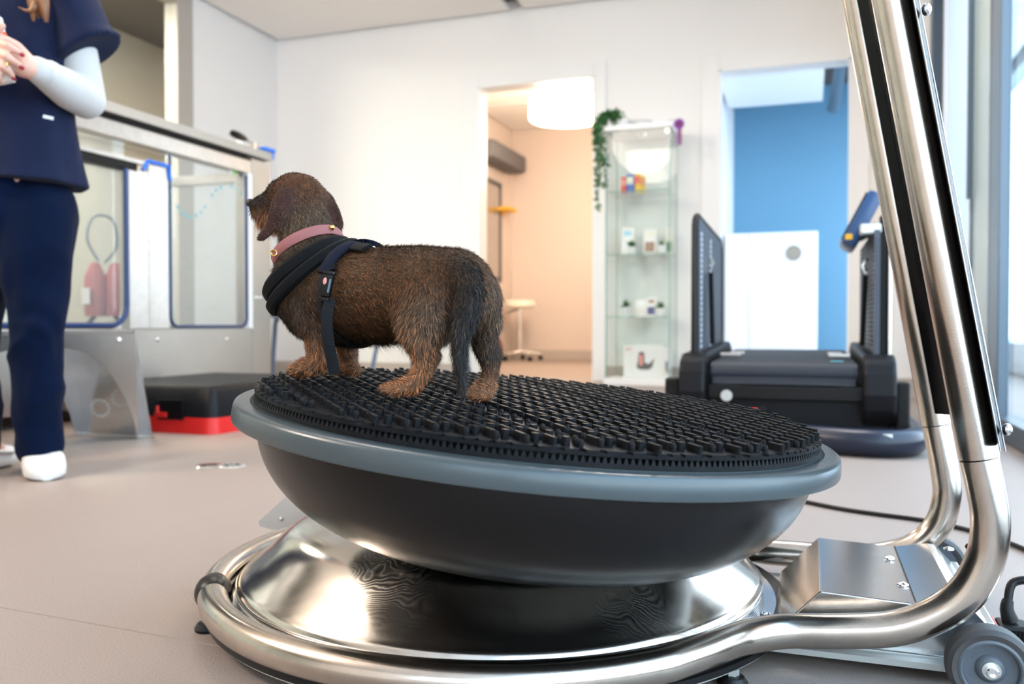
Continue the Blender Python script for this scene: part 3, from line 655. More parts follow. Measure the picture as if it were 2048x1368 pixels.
bm = bmesh.new()
for k in range(14):
    a = 2*PI*k/14; tube(bm, [c, c+Vector((0.034*math.cos(a), -0.006*(k % 2), 0.034*math.sin(a)))], [0.004, 0.009], 6, flat=0.4)
emit('pleats', bm, 'purple', t, True); emit('centre', sphere(bmesh.new(), c+Vector((0, -0.008, 0)), 0.014, 14, (1, 0.5, 1)), 'burgundy', t, True)
for dx, m in ((-0.006, 'purple'), (0.010, 'burgundy')): emit('ribbon_tail', prism(bmesh.new(), [(-0.007, 0), (0.007, 0), (0.009, -0.13), (0, -0.12), (-0.006, -0.135)], 0.001, frameM((c.x+dx, c.y-0.004, c.z-0.01), (1, 0, 0), (0, 0, 1), (0, -1, 0))), m, t)
emit('loop', tube(bmesh.new(), [c+Vector((0, 0, 0.02)), Vector((CX1+0.005, 5.665, 1.742)), Vector((CX1-0.03, 5.70, 1.738))], 0.0015, 5), 'purple', t)

# ================================================================== CHAIRS BY THE BACK WALL
def chair(loc, rz, lab):
    t = thing('plastic_chair', lab, 'chair', loc, (0, 0, rz), 'blue-grey chairs standing by the back wall')
    M_ = Matrix.LocRotScale(Vector(loc), Matrix.Rotation(rz, 3, 'Z').to_euler(), None)
    bm = bmesh.new(); N = 10; rows = []
    prof = [(0.23, 0.44), (0.20, 0.452), (0.1, 0.445), (0.0, 0.438), (-0.1, 0.44), (-0.17, 0.47), (-0.20, 0.53), (-0.22, 0.62), (-0.235, 0.72), (-0.245, 0.79)]
    for j, (y, z) in enumerate(prof):
        w = 0.225 if j < 6 else 0.225-0.008*(j-5); row = []
        for k in range(N+1):
            s = -1+2*k/N; row.append(bm.verts.new((w*s, y + (0.03*s*s if j > 5 else 0), z + (0.015*s*s if j < 6 else 0))))
        rows.append(row)
    for a, b_ in zip(rows[:-1], rows[1:]):
        for k in range(N): bm.faces.new((a[k], a[k+1], b_[k+1], b_[k]))
    q = bmesh.ops.solidify(bm, geom=bm.faces[:], thickness=0.012)
    bm.transform(M_); emit('shell', bm, 'chair_blue', t, True)
    for sx_ in (-1, 1):
        for sy_ in (-1, 1):
            bm = tube(bmesh.new(), smooth_path([(0.17*sx_, 0.14*sy_, 0.43), (0.19*sx_, 0.17*sy_, 0.40), (0.235*sx_, 0.24*sy_, 0.004)], 3), 0.014, 10); bm.transform(M_)
            emit('leg', bm, 'chair_blue', t, True)
c1 = at(600, 700, 5.1); c2 = at(842, 700, 5.55)
chair((c1.x, c1.y, 0), math.radians(200), 'blue-grey chair beside the steel tank, behind the dog chest')
chair((c2.x, c2.y, 0), math.radians(170), 'blue-grey chair behind the dog belly, left of the doorway')
# ================================================================== UNDERWATER TREADMILL TANK (left)
TX, TX2, TY0, TY1 = -2.85, -3.62, 1.3, 4.10
t = thing('hydro_tank', 'large stainless steel and glass underwater treadmill tank along the left wall', 'tank', (-3.2, 2.7, 0))
emit('side_panel', B(TX-0.03, TX, TY0, 3.93, 0.055, 0.385, 0.004), 'matte_steel', t)
emit('side_panel', B(TX2, TX2+0.03, TY0, 3.93, 0.055, 0.385, 0.004), 'matte_steel', t)
emit('tank_floor', B(TX2+0.03, TX-0.03, TY0, 4.05, 0.30, 0.385), 'tread_black', t)
emit('end_panel', B(TX2+0.03, TX-0.03, 4.05, 4.09, 0.055, 0.40), 'matte_steel', t)
emit('end_post', B(TX-0.10, TX+0.006, 3.93, TY1, 0.04, 1.30, 0.004), 'matte_steel', t)
emit('end_post', B(TX2, TX2+0.10, 3.95, TY1, 0.04, 1.30, 0.004), 'matte_steel', t)
emit('edge_strip', B(TX-0.02, TX+0.009, 3.895, 3.93, 0.385, 1.215), 'white_frame', t)
# top rail: pale profile, black groove, lower profile
emit('top_rail', B(TX-0.10, TX+0.012, TY0, TY1+0.01, 1.315, 1.36, 0.004), 'beige_frame', t)
emit('rail_groove', B(TX-0.09, TX-0.02, TY0, 3.93, 1.285, 1.315), 'black_plastic', t)
emit('lower_rail', B(TX-0.08, TX+0.004, TY0, 3.93, 1.215, 1.285, 0.004), 'brushed', t)
emit('rear_rail', B(TX2, TX2+0.08, TY0, TY1, 1.25, 1.33, 0.004), 'brushed', t)
emit('end_rail', B(TX2+0.08, TX-0.10, 4.03, 4.09, 1.20, 1.25), 'brushed', t)
emit('rear_pane', B(TX2+0.03, TX2+0.04, TY0, 3.95, 0.385, 1.25), 'tank_glass', t)
emit('end_pane', B(TX2+0.10, TX-0.10, 4.06, 4.068, 0.40, 1.20), 'tank_glass', t)
# door: two steel stiles between the panes, with blue seals
for (y0, y1) in ((3.045, 3.165), (3.185, 3.30)): emit('door_stile', B(TX-0.05, TX+0.004, y0, y1, 0.385, 1.10 if y0 < 3.1 else 1.135, 0.003), 'brushed', t)
emit('stile_strip', B(TX-0.03, TX+0.008, 3.163, 3.187, 0.385, 1.13, 0.003), 'brushed', t)
emit('door_top_bar', B(TX-0.05, TX+0.004, TY0, 3.10, 1.085, 1.125, 0.003), 'black_plastic', t)
emit('glass_strip', B(TX-0.05, TX+0.006, TY0, 3.15, 1.125, 1.14), 'brushed', t)
def seal(y0, y1, z0, z1, r, open_top, wdt=0.014):
    pts = []
    if open_top: pts.append((TX+0.004, y0, z1))
    for k in range(7): a = PI+PI/2*k/6; pts.append((TX+0.004, y0+r+r*math.cos(a), z0+r+r*math.sin(a)))
    for k in range(7): a = 1.5*PI+PI/2*k/6; pts.append((TX+0.004, y1-r+r*math.cos(a), z0+r+r*math.sin(a)))
    pts.append((TX+0.004, y1, z1))
    return tube(bmesh.new(), pts, wdt, 8, up=(1, 0, 0))
emit('window_seal', seal(TY0+0.1, 3.03, 0.40, 1.09, 0.09, True, 0.012), 'blue_seal', t, True)
emit('window_seal', seal(3.305, 3.885, 0.395, 1.20, 0.05, True, 0.008), 'blue_seal', t, True)
emit('seal_cap', tube(bmesh.new(), [(TX+0.006, 3.13, 1.10), (TX+0.006, 3.16, 1.145), (TX+0.006, 3.29, 1.145), (TX+0.006, 3.305, 1.08)], 0.010, 8), 'blue_clip', t, True)
emit('front_pane', B(TX-0.03, TX-0.02, TY0, 3.045, 0.385, 1.215), 'tank_glass', t)
pn = emit('front_pane', B(TX-0.03, TX-0.02, 3.30, 3.895, 0.385, 1.215), 'tank_glass', t)
# little paw-dot wave and mark printed on the pane
for (px, py) in ((355, 414), (362, 424), (371, 430), (381, 434), (392, 431), (402, 424), (410, 414), (424, 390), (432, 381), (442, 374), (464, 372), (473, 378), (481, 386)):
    c = onX(px, py, TX-0.017); emit('print_dot', lathe(bmesh.new(), [(0, 0), (0.009, 0), (0.009, 0.0008), (0, 0.0008)], 10, frameM(c, (0, 1, 0), (0, 0, 1), (1, 0, 0))), 'print_teal', pn)
for (px, py, m, s_) in ((462, 343, 'print_white', 0.02), (470, 345, 'print_lime', 0.022), (482, 350, 'alu_dark', 0.018)):
    c = onX(px, py, TX-0.017); emit('print_mark', B(-0.0005, 0.0005, -s_/2, s_/2, -s_*0.6, s_*0.6, 0, Matrix.Translation(c)), m, pn)
for (y, z) in ((3.22, 0.335), (3.965, 0.55), (4.0, 0.55), (3.72, 0.33)):
    emit('rivet', sphere(bmesh.new(), (TX+0.002+(0.005 if y > 3.9 else 0), y, z), 0.010, 12, (0.5, 1, 1)), 'bright_steel', t, True)
for y in (1.5, 2.6, 3.9):
    for x in (TX-0.12, TX2+0.1): emit('foot', cyl(bmesh.new(), (x, y, 0.002), (x, y, 0.06), 0.03), 'black_rubber', t, True)
emit('inlet_pipe', cyl(bmesh.new(), (-2.98, 4.02, 1.36), (-2.98, 4.02, 1.44), 0.022), 'white_plastic', t, True)
t = thing('lever_handle', 'black lever handle on top of the steel tank rail', 'handle', (TX-0.04, 3.9, 1.36))
a = onX(513, 292, TX-0.03); 
emit('pivot_block', B(TX-0.06, TX-0.02, a.y-0.02, a.y+0.02, 1.361, 1.40, 0.004), 'brushed', t)
p0 = Vector((TX-0.04, a.y, 1.39)); p1 = onX(493, 279, TX-0.01); p2 = onX(462, 265, TX+0.02)
emit('lever_rod', tube(bmesh.new(), [p0, p1], 0.006, 8), 'brushed', t, True)
emit('grip', tube(bmesh.new(), [p1, p1.lerp(p2, 0.2), p1.lerp(p2, 0.55), p1.lerp(p2, 0.9), p2], [0.008, 0.017, 0.021, 0.018, 0.008], 14), 'black_plastic', t, True)
a = onX(534, 303, TX+0.0)
t = thing('rail_clip', 'bright blue clip on the end of the steel tank rail', 'clip', (a.x, a.y, 1.36))
emit('clip_body', B(TX-0.05, TX+0.02, 4.04, 4.135, 1.362, 1.385, 0.006), 'blue_clip', t); emit('clip_lip', B(TX-0.04, TX+0.01, 4.112, 4.135, 1.33, 1.365, 0.003), 'blue_clip', t)
# red sprayer standing in the tank
c = at(210, 600, 4.35); z0 = 0.386
t = thing('pressure_sprayer', 'small red canister with black hose standing inside the tank', 'canister', (c.x, c.y, z0))
for dx, m in ((-0.045, 'canister_red'), (0.05, 'canister_red')):
    emit('canister', lathe(bmesh.new(), [(0, z0+0.06), (0.045, z0+0.06), (0.05, z0+0.08), (0.05, z0+0.26), (0.03, z0+0.31), (0.02, z0+0.33), (0, z0+0.33)], 20, Matrix.Translation((c.x+dx*0.7, c.y+dx*0.7, 0))), m, t, True)
emit('paper_label', B(c.x+0.002-0.05, c.x+0.05-0.05, c.y-0.10, c.y-0.095, z0+0.12, z0+0.2), 'white_plastic', t)
for s_ in (-1, 1): emit('stand_leg', tube(bmesh.new(), [(c.x+0.03*s_, c.y+0.03*s_, z0+0.07), (c.x+0.06*s_, c.y+0.06*s_, z0+0.01)], 0.012, 8), 'black_plastic', t)
emit('hose', tube(bmesh.new(), smooth_path([(c.x, c.y, z0+0.33), (c.x+0.05, c.y+0.03, z0+0.42), (c.x+0.03, c.y+0.02, z0+0.55), (c.x-0.04, c.y-0.03, z0+0.56), (c.x-0.06, c.y-0.05, z0+0.45), (c.x-0.02, c.y-0.02, z0+0.34)], 6), 0.007, 8), 'alu_mid', t, True)

# ================================================================== STAINLESS STEP IN FRONT OF THE TANK
t = thing('steel_step', 'low stainless steel step with arched apron standing before the tank', 'step', (-2.35, 2.1, 0))
ya, yb = 1.62, 2.40; xa, xb = -2.50, -2.225; zt = 0.385
emit('tread_plate', B(xa, xb, ya, yb, zt-0.012, zt, 0.003), 'sheet_steel', t)
def end_plate(ysgn):
    yt = yb if ysgn > 0 else ya; y_b = yt + 0.045*ysgn
    o = Vector((xa, yt, zt)); dn = Vector((0, y_b-yt, -zt+0.002)); L_ = dn.length; dn.normalize(); sx_ = Vector((1, 0, 0)); nn = sx_.cross(dn)
    bm = bmesh.new(); w0 = xb-xa; e = 0.035
    # plate with a hand hole: outline ring bridged
    outer = [(0, 0), (w0, 0), (w0+e, L_), (-0.01, L_)]
    hole = [(0.07, 0.035), (w0-0.05, 0.035), (w0-0.045, 0.06), (w0-0.07, 0.085), (w0/2, 0.095), (0.09, 0.085), (0.065, 0.06)]
    M_ = frameM(o, sx_, dn, nn)
    def band(pa):  # strips around the hole
        for q in pa: prism(bm, q, 0.003, M_)
    band([[(0, 0), (w0, 0), (w0-0.05, 0.035), (0.07, 0.035)], [(0, 0), (0.07, 0.035), (0.065, 0.06), (0.09, 0.085), (-0.006, L_*0.4)],
          [(w0, 0), (w0+e*0.4, L_*0.4), (w0-0.07, 0.085), (w0-0.045, 0.06), (w0-0.05, 0.035)],
          [(-0.006, L_*0.4), (0.09, 0.085), (w0/2, 0.095), (w0-0.07, 0.085), (w0+e*0.4, L_*0.4)], [(-0.006, L_*0.4), (w0+e*0.4, L_*0.4), (w0+e, L_), (-0.01, L_)]])
    pl = emit('end_plate', bm, 'sheet_steel', t)
    emit('bottom_flange', B(xa-0.01, xb+e, y_b-0.004, y_b+0.018, 0.0, 0.008), 'brushed', t)
    # embossed wave of dots
    if ysgn > 0:
        for k in range(26):
            a = 2*PI*k/13
            cxk = (0.09 if k < 13 else 0.19) + 0.04*math.cos(a); cyk = (0.285 if k < 13 else 0.245) + 0.03*math.sin(a)
            emit('embossed_dot', sphere(bmesh.new(), M_ @ Vector((cxk, cyk, -0.001)), 0.005, 8, (1, 0.6, 1)), 'sheet_steel', pl, True)
end_plate(1); end_plate(-1)
def apron(x, out):
    # one outline: straight top, flared legs, arched opening
    H_ = zt-0.012; e0 = 0.045; q = [(ya-0.002, H_), (ya-e0, 0.002), (ya-e0+0.034, 0.002)]
    ym = (ya+yb)/2; hw = (yb-ya)/2
    for k in range(25):
        s_ = -1+2*k/24; q.append((ym+(hw-0.035*(1-abs(s_))-0.012)*s_*1.0, 0.33-0.25*abs(s_)**3.6))
    q += [(yb+e0-0.034, 0.002), (yb+e0, 0.002), (yb+0.002, H_)]
    return prism(bmesh.new(), q, 0.003, frameM((x if out > 0 else x-0.003, 0, 0), (0, 1, 0), (0, 0, 1), (1, 0, 0)))
emit('front_apron', apron(xb, 1), 'sheet_steel', t); emit('rear_apron', apron(xa, -1), 'sheet_steel', t)
emit('apron_bolt', sphere(bmesh.new(), (xb+0.006, 2.33, zt-0.035), 0.010, 12, (0.5, 1, 1)), 'bright_steel', t, True)

# ================================================================== BLACK AND RED STEP BOX
t = thing('fitness_step', 'black fitness platform on a bright red base on the floor by the tank', 'step', (-2.4, 3.0, 0))
x0, x1, y0, y1 = -2.72, -2.05, 2.60, 3.45
bm = bmesh.new()
prof = [(0.0, 0.058), (0.0, 0.10), (0.01, 0.155), (0.035, 0.172)]
def frustum(bm, z0, z1, e0, e1, rad=0.05, n=5, x0=x0, x1=x1, y0=y0, y1=y1):
    def ring(e, z):
        out = []
        for (cx_, cy_, a0) in ((x1-rad, y1-rad, 0), (x0+rad, y1-rad, PI/2), (x0+rad, y0+rad, PI), (x1-rad, y0+rad, 1.5*PI)):
            for k in range(n): a = a0+PI/2*k/(n-1); out.append(bm.verts.new((cx_+(rad-e)*math.cos(a), cy_+(rad-e)*math.sin(a), z)))
        return out
    a, b_ = ring(e0, z0), ring(e1, z1); m = len(a)
    for k in range(m): bm.faces.new((a[k], a[(k+1) % m], b_[(k+1) % m], b_[k]))
    return a, b_
a, b_ = frustum(bm, 0.060, 0.105, 0.004, 0.008); bm.faces.new(a[::-1])
a2, b2 = frustum(bm, 0.105, 0.160, 0.008, 0.022); a3, b3 = frustum(bm, 0.160, 0.176, 0.022, 0.04); bm.faces.new(b3)
bmesh.ops.remove_doubles(bm, verts=bm.verts, dist=1e-5)
emit('platform_top', bm, 'tread_black', t, True)
bm = bmesh.new(); a, b_ = frustum(bm, 0.0, 0.060, 0.0, 0.004); bm.faces.new(a[::-1]); bm.faces.new(b_)
emit('red_base', bm, 'red_plastic', t, True)
c = onY(342, 828, y0-0.002)
emit('side_recess', B(c.x-0.06, c.x+0.055, y0-0.004, y0+0.006, 0.05, 0.125, 0.003), 'black_gloss', t)
emit('red_lever', B(c.x-0.07, c.x-0.015, y0-0.012, y0-0.004, 0.058, 0.078, 0.003), 'red_plastic', t)
emit('lever_pin', cyl(bmesh.new(), (c.x-0.055, y0-0.010, 0.075), (c.x-0.055, y0-0.010, 0.10), 0.006), 'red_plastic', t)
# floor drain discs
t = thing('floor_outlet', 'flush metal floor outlet with two round discs on the beige floor', 'floor outlet', (-1.58, 2.03, 0))
for (px, m) in ((418, 'bright_steel'), (464, 'galv')):
    c = flr(px, 932); d = emit('round_cover', lathe(bmesh.new(), [(0, 0.003), (0.033, 0.003), (0.038, 0.0)], 28, Matrix.Translation((c.x, c.y, 0))), m, t, True)
    for k in range(8):
        a = 2*PI*k/8; emit('cover_slot', B(-0.003, 0.003, 0.012, 0.026, 0.0025, 0.0036, 0, Matrix.Translation((c.x, c.y, 0)) @ Matrix.Rotation(a, 4, 'Z')), 'black_plastic', d)

# ================================================================== LAND TREADMILL (right, behind)
def TP(px, py, d): return at(px, py, d)
t = thing('dog_treadmill', 'black dog treadmill with upright side boards and blue console', 'treadmill', (-0.1, 3.4, 0))
LX = -0.385; RX = 0.215     # outer boards
yA, yB_ = 2.98, 3.95
emit('base_body', B(LX-0.01, RX+0.03, 2.98, 4.0, 0.055, 0.185, 0.012), 'tread_black', t)
emit('front_strip', B(LX+0.06, RX-0.03, 2.955, 2.99, 0.155, 0.20, 0.005), 'black_plastic', t)
bm = bmesh.new()   # belt wrapped over the front roller
pr = [(2.965, 0.205)] + [(3.0+0.035*math.cos(a), 0.245+0.035*math.sin(a)) for a in [PI+0.5, PI, PI*0.85, PI*0.7, PI*0.6]] + [(3.93, 0.296), (3.98, 0.28), (3.98, 0.2)]
prev = None
for (y, z) in pr:
    cur = (bm.verts.new((LX+0.075, y, z)), bm.verts.new((RX-0.075, y, z)))
    if prev: bm.faces.new((prev[0], prev[1], cur[1], cur[0]))
    prev = cur
emit('belt', bm, 'belt', t, True)
emit('belt_roller', cyl(bmesh.new(), (LX+0.07, 3.0, 0.243), (RX-0.07, 3.0, 0.243), 0.034, seg=32), 'tread_navy', t, True)
for (xa_, xb_) in ((LX-0.035, LX+0.055), (RX-0.055, RX+0.045)):
    pts = [(2.93, 0.12), (2.92, 0.18), (2.93, 0.245), (2.955, 0.285), (3.0, 0.305), (3.9, 0.33), (4.0, 0.30), (4.0, 0.08), (2.98, 0.075)]
    o = emit('side_cover', prism(bmesh.new(), pts, xb_-xa_, frameM((xa_, 0, 0), (0, 1, 0), (0, 0, 1), (1, 0, 0))), 'tread_black', t)
    md = o.modifiers.new('b', 'BEVEL'); md.width = 0.012; md.segments = 2
# left board
def board(x, m, th=0.018, ztop=0.775, near=3.03, far=3.87):
    pts = [(near, 0.30), (near, ztop-0.035), (near+0.012, ztop-0.01), (near+0.035, ztop), (far-0.03, ztop-0.012), (far, ztop-0.04), (far, 0.30)]
    return prism(bmesh.new(), pts, th, frameM((x, 0, 0), (0, 1, 0), (0, 0, 1), (1, 0, 0)))
lb = emit('side_board', board(LX, 'x'), 'panel_grey', t)
emit('board_edge', tube(bmesh.new(), [(LX+0.008, 3.025, 0.30), (LX+0.008, 3.025, 0.745), (LX+0.008, 3.04, 0.77), (LX+0.008, 3.07, 0.782), (LX+0.008, 3.84, 0.768), (LX+0.008, 3.87, 0.73), (LX+0.008, 3.875, 0.30)], 0.013, 8), 'black_plastic', lb, True)
for y in (3.12, 3.42): 
    for k in range(22): emit('strip_stud', B(LX+0.0175, LX+0.021, y-0.007, y+0.007, 0.32+0.019*k, 0.333+0.019*k), 'cool_panel', lb)
def hook_strap(x, y, z1, z0, s_, lab=None):
    hk = emit('safety_hook', tube(bmesh.new(), [(x, y, z1+0.05), (x+0.01*s_, y, z1+0.03), (x, y, z1), (x-0.004*s_, y, z1+0.02)], 0.006, 6), 'chrome', t, True)
    emit('strap', tube(bmesh.new(), smooth_path([(x, y, z1), (x+0.004*s_, y, (z1+z0)/2), (x+0.01*s_, y-0.02, z0)], 4), [0.009]*9, 8, flat=0.4), 'webbing', t, True)
hook_strap(LX+0.03, 3.32, 0.60, 0.33, 1); hook_strap(RX-0.03, 3.30, 0.58, 0.33, -1)
rb = emit('side_board', board(RX-0.018, 'x', ztop=0.72), 'panel_grey', t)
for k in range(26): emit('board_slat', B(RX-0.0215, RX-0.018, 3.06, 3.84, 0.315+0.0155*k, 0.322+0.0155*k), 'belt', rb)
emit('board_post', B(RX+0.0, RX+0.025, 3.05, 3.10, 0.29, 0.76, 0.004), 'black_plastic', t)
emit('board_post', B(RX+0.025, RX+0.034, 3.03, 3.06, 0.29, 0.80, 0.002), 'bright_steel', t)
emit('clamp_block', B(RX-0.06, RX+0.03, 3.05, 3.12, 0.70, 0.735, 0.006), 'galv', t)
# console tablet tilted over the right board
ct = at(1722, 440, 3.05)
Mx = Matrix.Translation(ct) @ Matrix.Rotation(math.radians(-19+38), 4, 'Y')
cs = emit('console', B(-0.026, 0.030, -0.05, 0.22, -0.105, 0.105, 0.02, Matrix.Translation(ct) @ Matrix.Rotation(math.radians(27), 4, 'Y')), 'tablet_blue', t, True)
emit('console_screen', B(-0.030, -0.0255, -0.03, 0.20, -0.09, 0.09, 0.0, Matrix.Translation(ct) @ Matrix.Rotation(math.radians(27), 4, 'Y')), 'black_gloss', cs)
emit('console_arm', tube(bmesh.new(), [ct+Vector((0.0, 0.03, -0.06)), Vector((RX+0.02, 3.10, 0.735))], 0.014, 8), 'black_plastic', t)
c = at(1766, 530, 3.05)
kn = emit('clamp_knob', cyl(bmesh.new(), (RX+0.03, 3.06, c.z), (c.x+0.01, 3.06, c.z), 0.006), 'black_plastic', t)
emit('knob_head', lathe(bmesh.new(), [(0, -0.008), (0.016, -0.008), (0.02, 0), (0.016, 0.01), (0, 0.012)], 16, Matrix.Translation((c.x+0.012, 3.06, c.z)) @ Matrix.Rotation(PI/2, 4, 'Y')), 'black_plastic', kn, True)
emit('cable_loop', tube(bmesh.new(), smooth_path([ct+Vector((0.02, 0, -0.02)), ct+Vector((0.06, 0, -0.02)), ct+Vector((0.075, 0, -0.08)), ct+Vector((0.05, 0, -0.13)), ct+Vector((0.02, 0.02, -0.14))], 5), 0.004, 6), 'black_plastic', t, True)
emit('orange_tag', B(-0.012, 0.012, -0.004, 0.004, -0.010, 0.010, 0.002, Matrix.Translation(at(1698, 474, 3.02))), 'yellow', t)
c = onY(1453, 791, 2.954)
emit('round_sticker', lathe(bmesh.new(), [(0, 0), (0.019, 0), (0.019, 0.001), (0, 0.001)], 24, frameM((c.x, 2.954, c.z), (1, 0, 0), (0, 0, 1), (0, -1, 0))), 'galv', t)
c = onY(1511, 822, 2.98)
sw = emit('power_switch', B(c.x-0.02, c.x+0.035, 2.968, 2.978, c.z-0.014, c.z+0.016, 0.003), 'black_gloss', t); emit('switch_light', B(c.x-0.014, c.x+0.006, 2.962, 2.968, c.z-0.010, c.z+0.010, 0.002), 'led_red', sw)
for (x, s_) in ((LX+0.085, 1), (RX-0.085, -1)):
    for (dx, y, l_) in ((0.0, 3.12, 0.07), (0.02*s_, 3.30, 0.05)): emit('corner_bracket', B(min(x+dx, x+dx+l_*s_), max(x+dx, x+dx+l_*s_), y, y+0.025, 0.292, 0.304, 0.003), 'brushed', t)
emit('green_sticker', B(RX-0.15, RX-0.11, 3.0, 3.04, 0.281, 0.283), 'print_teal', t)
emit('leg_post', B(RX+0.045, RX+0.085, 2.96, 3.05, 0.04, 0.22, 0.008), 'black_plastic', t); emit('leg_post', B(LX-0.085, LX-0.035, 2.96, 3.05, 0.04, 0.22, 0.008), 'black_plastic', t)
emit('bumper_tube', tube(bmesh.new(), smooth_path([(RX-0.30, 2.90, 0.045), (RX-0.10, 2.82, 0.045), (RX+0.02, 2.82, 0.045), (RX+0.09, 2.90, 0.045), (RX+0.10, 3.10, 0.045), (RX+0.10, 3.9, 0.045)], 8), 0.042, 16, flat=0.9), 'tread_navy', t, True)
emit('bumper_tube', tube(bmesh.new(), smooth_path([(LX+0.30, 2.90, 0.045), (LX+0.10, 2.82, 0.045), (LX-0.02, 2.82, 0.045), (LX-0.09, 2.90, 0.045), (LX-0.10, 3.10, 0.045), (LX-0.10, 3.9, 0.045)], 8), 0.042, 16, flat=0.9), 'tread_navy', t, True)
emit('foot_bar', B(LX-0.05, RX+0.05, 2.99, 3.10, 0.0, 0.056, 0.01), 'tread_black', t)
emit('foot_bar', B(LX-0.05, RX+0.05, 3.8, 3.92, 0.0, 0.056, 0.01), 'tread_black', t)
emit('foot_sticker', B(RX-0.03, RX+0.02, 2.785, 2.80, 0.06, 0.075, 0, None), 'white_plastic', t)
# floor cable
pts = [flr(px, py) for (px, py) in ((1560, 1000), (1600, 1006), (1680, 1022), (1760, 1034), (1860, 1048), (1960, 1072), (2048, 1104), (2140, 1150))]
pts = [(p.x, p.y, 0.0052) for p in pts]; pts = [(-0.30, 2.35, 0.0052), (-0.15, 2.18, 0.0052)] + pts
tag(emit('floor_cable', tube(bmesh.new(), smooth_path(pts, 6), 0.0046, 10), 'black_plastic', smooth=True), 'thin black power cable lying on the floor behind the steel base', 'cable')
# ================================================================== BALANCE MACHINE (steel base with two leaning tubes)
RC = Vector((-0.427, 1.18, 0)); RT, TR, TZ = 0.398, 0.0195, 0.043
def ringpt(deg, R=RT, z=TZ): a = math.radians(deg); return Vector((RC.x+R*math.cos(a), RC.y+R*math.sin(a), z))
pl = thing('balance_machine', 'stainless steel balance machine with round polished base and two leaning tubes', 'exercise machine', tuple(RC))
emit('base_plate', lathe(bmesh.new(), [(0, 0.014), (0.402, 0.014), (0.405, 0.016), (0.405, 0.019), (0, 0.019)], 128, Matrix.Translation(RC)), 'galv', pl, True)
emit('rubber_gasket', lathe(bmesh.new(), [(0.30, 0.019), (0.408, 0.019), (0.408, 0.026), (0.30, 0.026)], 128, Matrix.Translation(RC), close=True), 'black_rubber', pl, True)
emit('flange', lathe(bmesh.new(), [(0.30, 0.026), (0.386, 0.026), (0.387, 0.031), (0.374, 0.0315), (0.30, 0.0315)], 128, Matrix.Translation(RC), close=True), 'sheet_steel', pl, True)
# stack of thin turned grooves under the dome
prof = [(0.34, 0.031)]
for k in range(5): z = 0.032+0.0024*k; prof += [(0.3715-0.0006*k, z), (0.3715-0.0006*k, z+0.0016), (0.3685-0.0006*k, z+0.0019), (0.3685-0.0006*k, z+0.0025)]
prof += [(0.34, 0.0435)]
emit('grooved_collar', lathe(bmesh.new(), prof, 160, Matrix.Translation(RC)), 'sheet_steel', pl)
DC, ZE, HD, RD = Vector((-0.433, 1.198, 0)), 0.0480, 0.083, 0.374
_pp = smooth_path([(0.0, 0, 0.1285), (0.10, 0, 0.1282), (0.17, 0, 0.1275), (0.22, 0, 0.1260), (0.26, 0, 0.1220), (0.30, 0, 0.1095), (0.335, 0, 0.0820), (0.355, 0, 0.0655), (0.365, 0, 0.0570), (0.3705, 0, 0.0525), (RD, 0, ZE-0.001)], 6)
prof = [(max(0.0, p.x), p.z) for p in _pp] + [(RD+0.0020, ZE-0.0018), (RD+0.0015, ZE-0.0035), (RD-0.002, ZE-0.0045), (0, ZE-0.0045)]
dome = emit('polished_dome', lathe(bmesh.new(), prof, 192, Matrix.Translation(DC)), 'polished_steel', pl, True)
def bolt(p, r=0.0065, h=0.007, nm='bolt', par=pl, ax=None):
    M_ = Matrix.Translation(p) @ (ax or Matrix())
    return emit(nm, lathe(bmesh.new(), [(0, 0), (r, 0), (r, h*0.8), (r*0.85, h), (r*0.5, h), (r*0.45, h*0.6), (0, h*0.6)], 12, M_), 'bright_steel', par, True)
for d in (-146, -137, -98, -58, -8, 30, 70, 110, 150): bolt(ringpt(d, 0.3795, 0.0313))
# near tube: quarter of the ring, S-bend, then up and leaning back
pts = [ringpt(a) for a in np.linspace(-141, -44, 60)]
s = smooth_path([pts[-2], pts[-1], Vector((-0.105, 0.955, TZ)), Vector((-0.068, 1.008, 0.044)), Vector((-0.025, 1.036, 0.047)), Vector((0.03, 1.04, 0.052)), Vector((0.09, 1.04, 0.062)), Vector((0.133, 1.04, 0.082)), Vector((0.163, 1.04, 0.110)), Vector((0.181, 1.04, 0.150)), Vector((0.185, 1.04, 0.190)), Vector((0.180, 1.04, 0.225)), Vector((0.1735, 1.04, 0.256))], 7)
emit('front_tube', tube(bmesh.new(), pts[:-1]+s[7:], TR, 32), 'tube_steel', pl, True)
pts2 = [ringpt(a) for a in np.linspace(211.5, 46, 90)]
s2 = smooth_path([pts2[-2], pts2[-1], Vector((-0.110, 1.435, TZ)), Vector((-0.07, 1.405, 0.044)), Vector((-0.02, 1.40, 0.045)), Vector((0.05, 1.40, 0.046)), Vector((0.11, 1.40, 0.055)), Vector((0.155, 1.40, 0.075)), Vector((0.182, 1.40, 0.108)), Vector((0.192, 1.40, 0.150)), Vector((0.189, 1.40, 0.185)), Vector((0.183, 1.40, 0.220)), Vector((0.1770, 1.40, 0.253))], 7)
emit('rear_tube', tube(bmesh.new(), pts2[:-1]+s2[7:], TR, 32), 'tube_steel', pl, True)
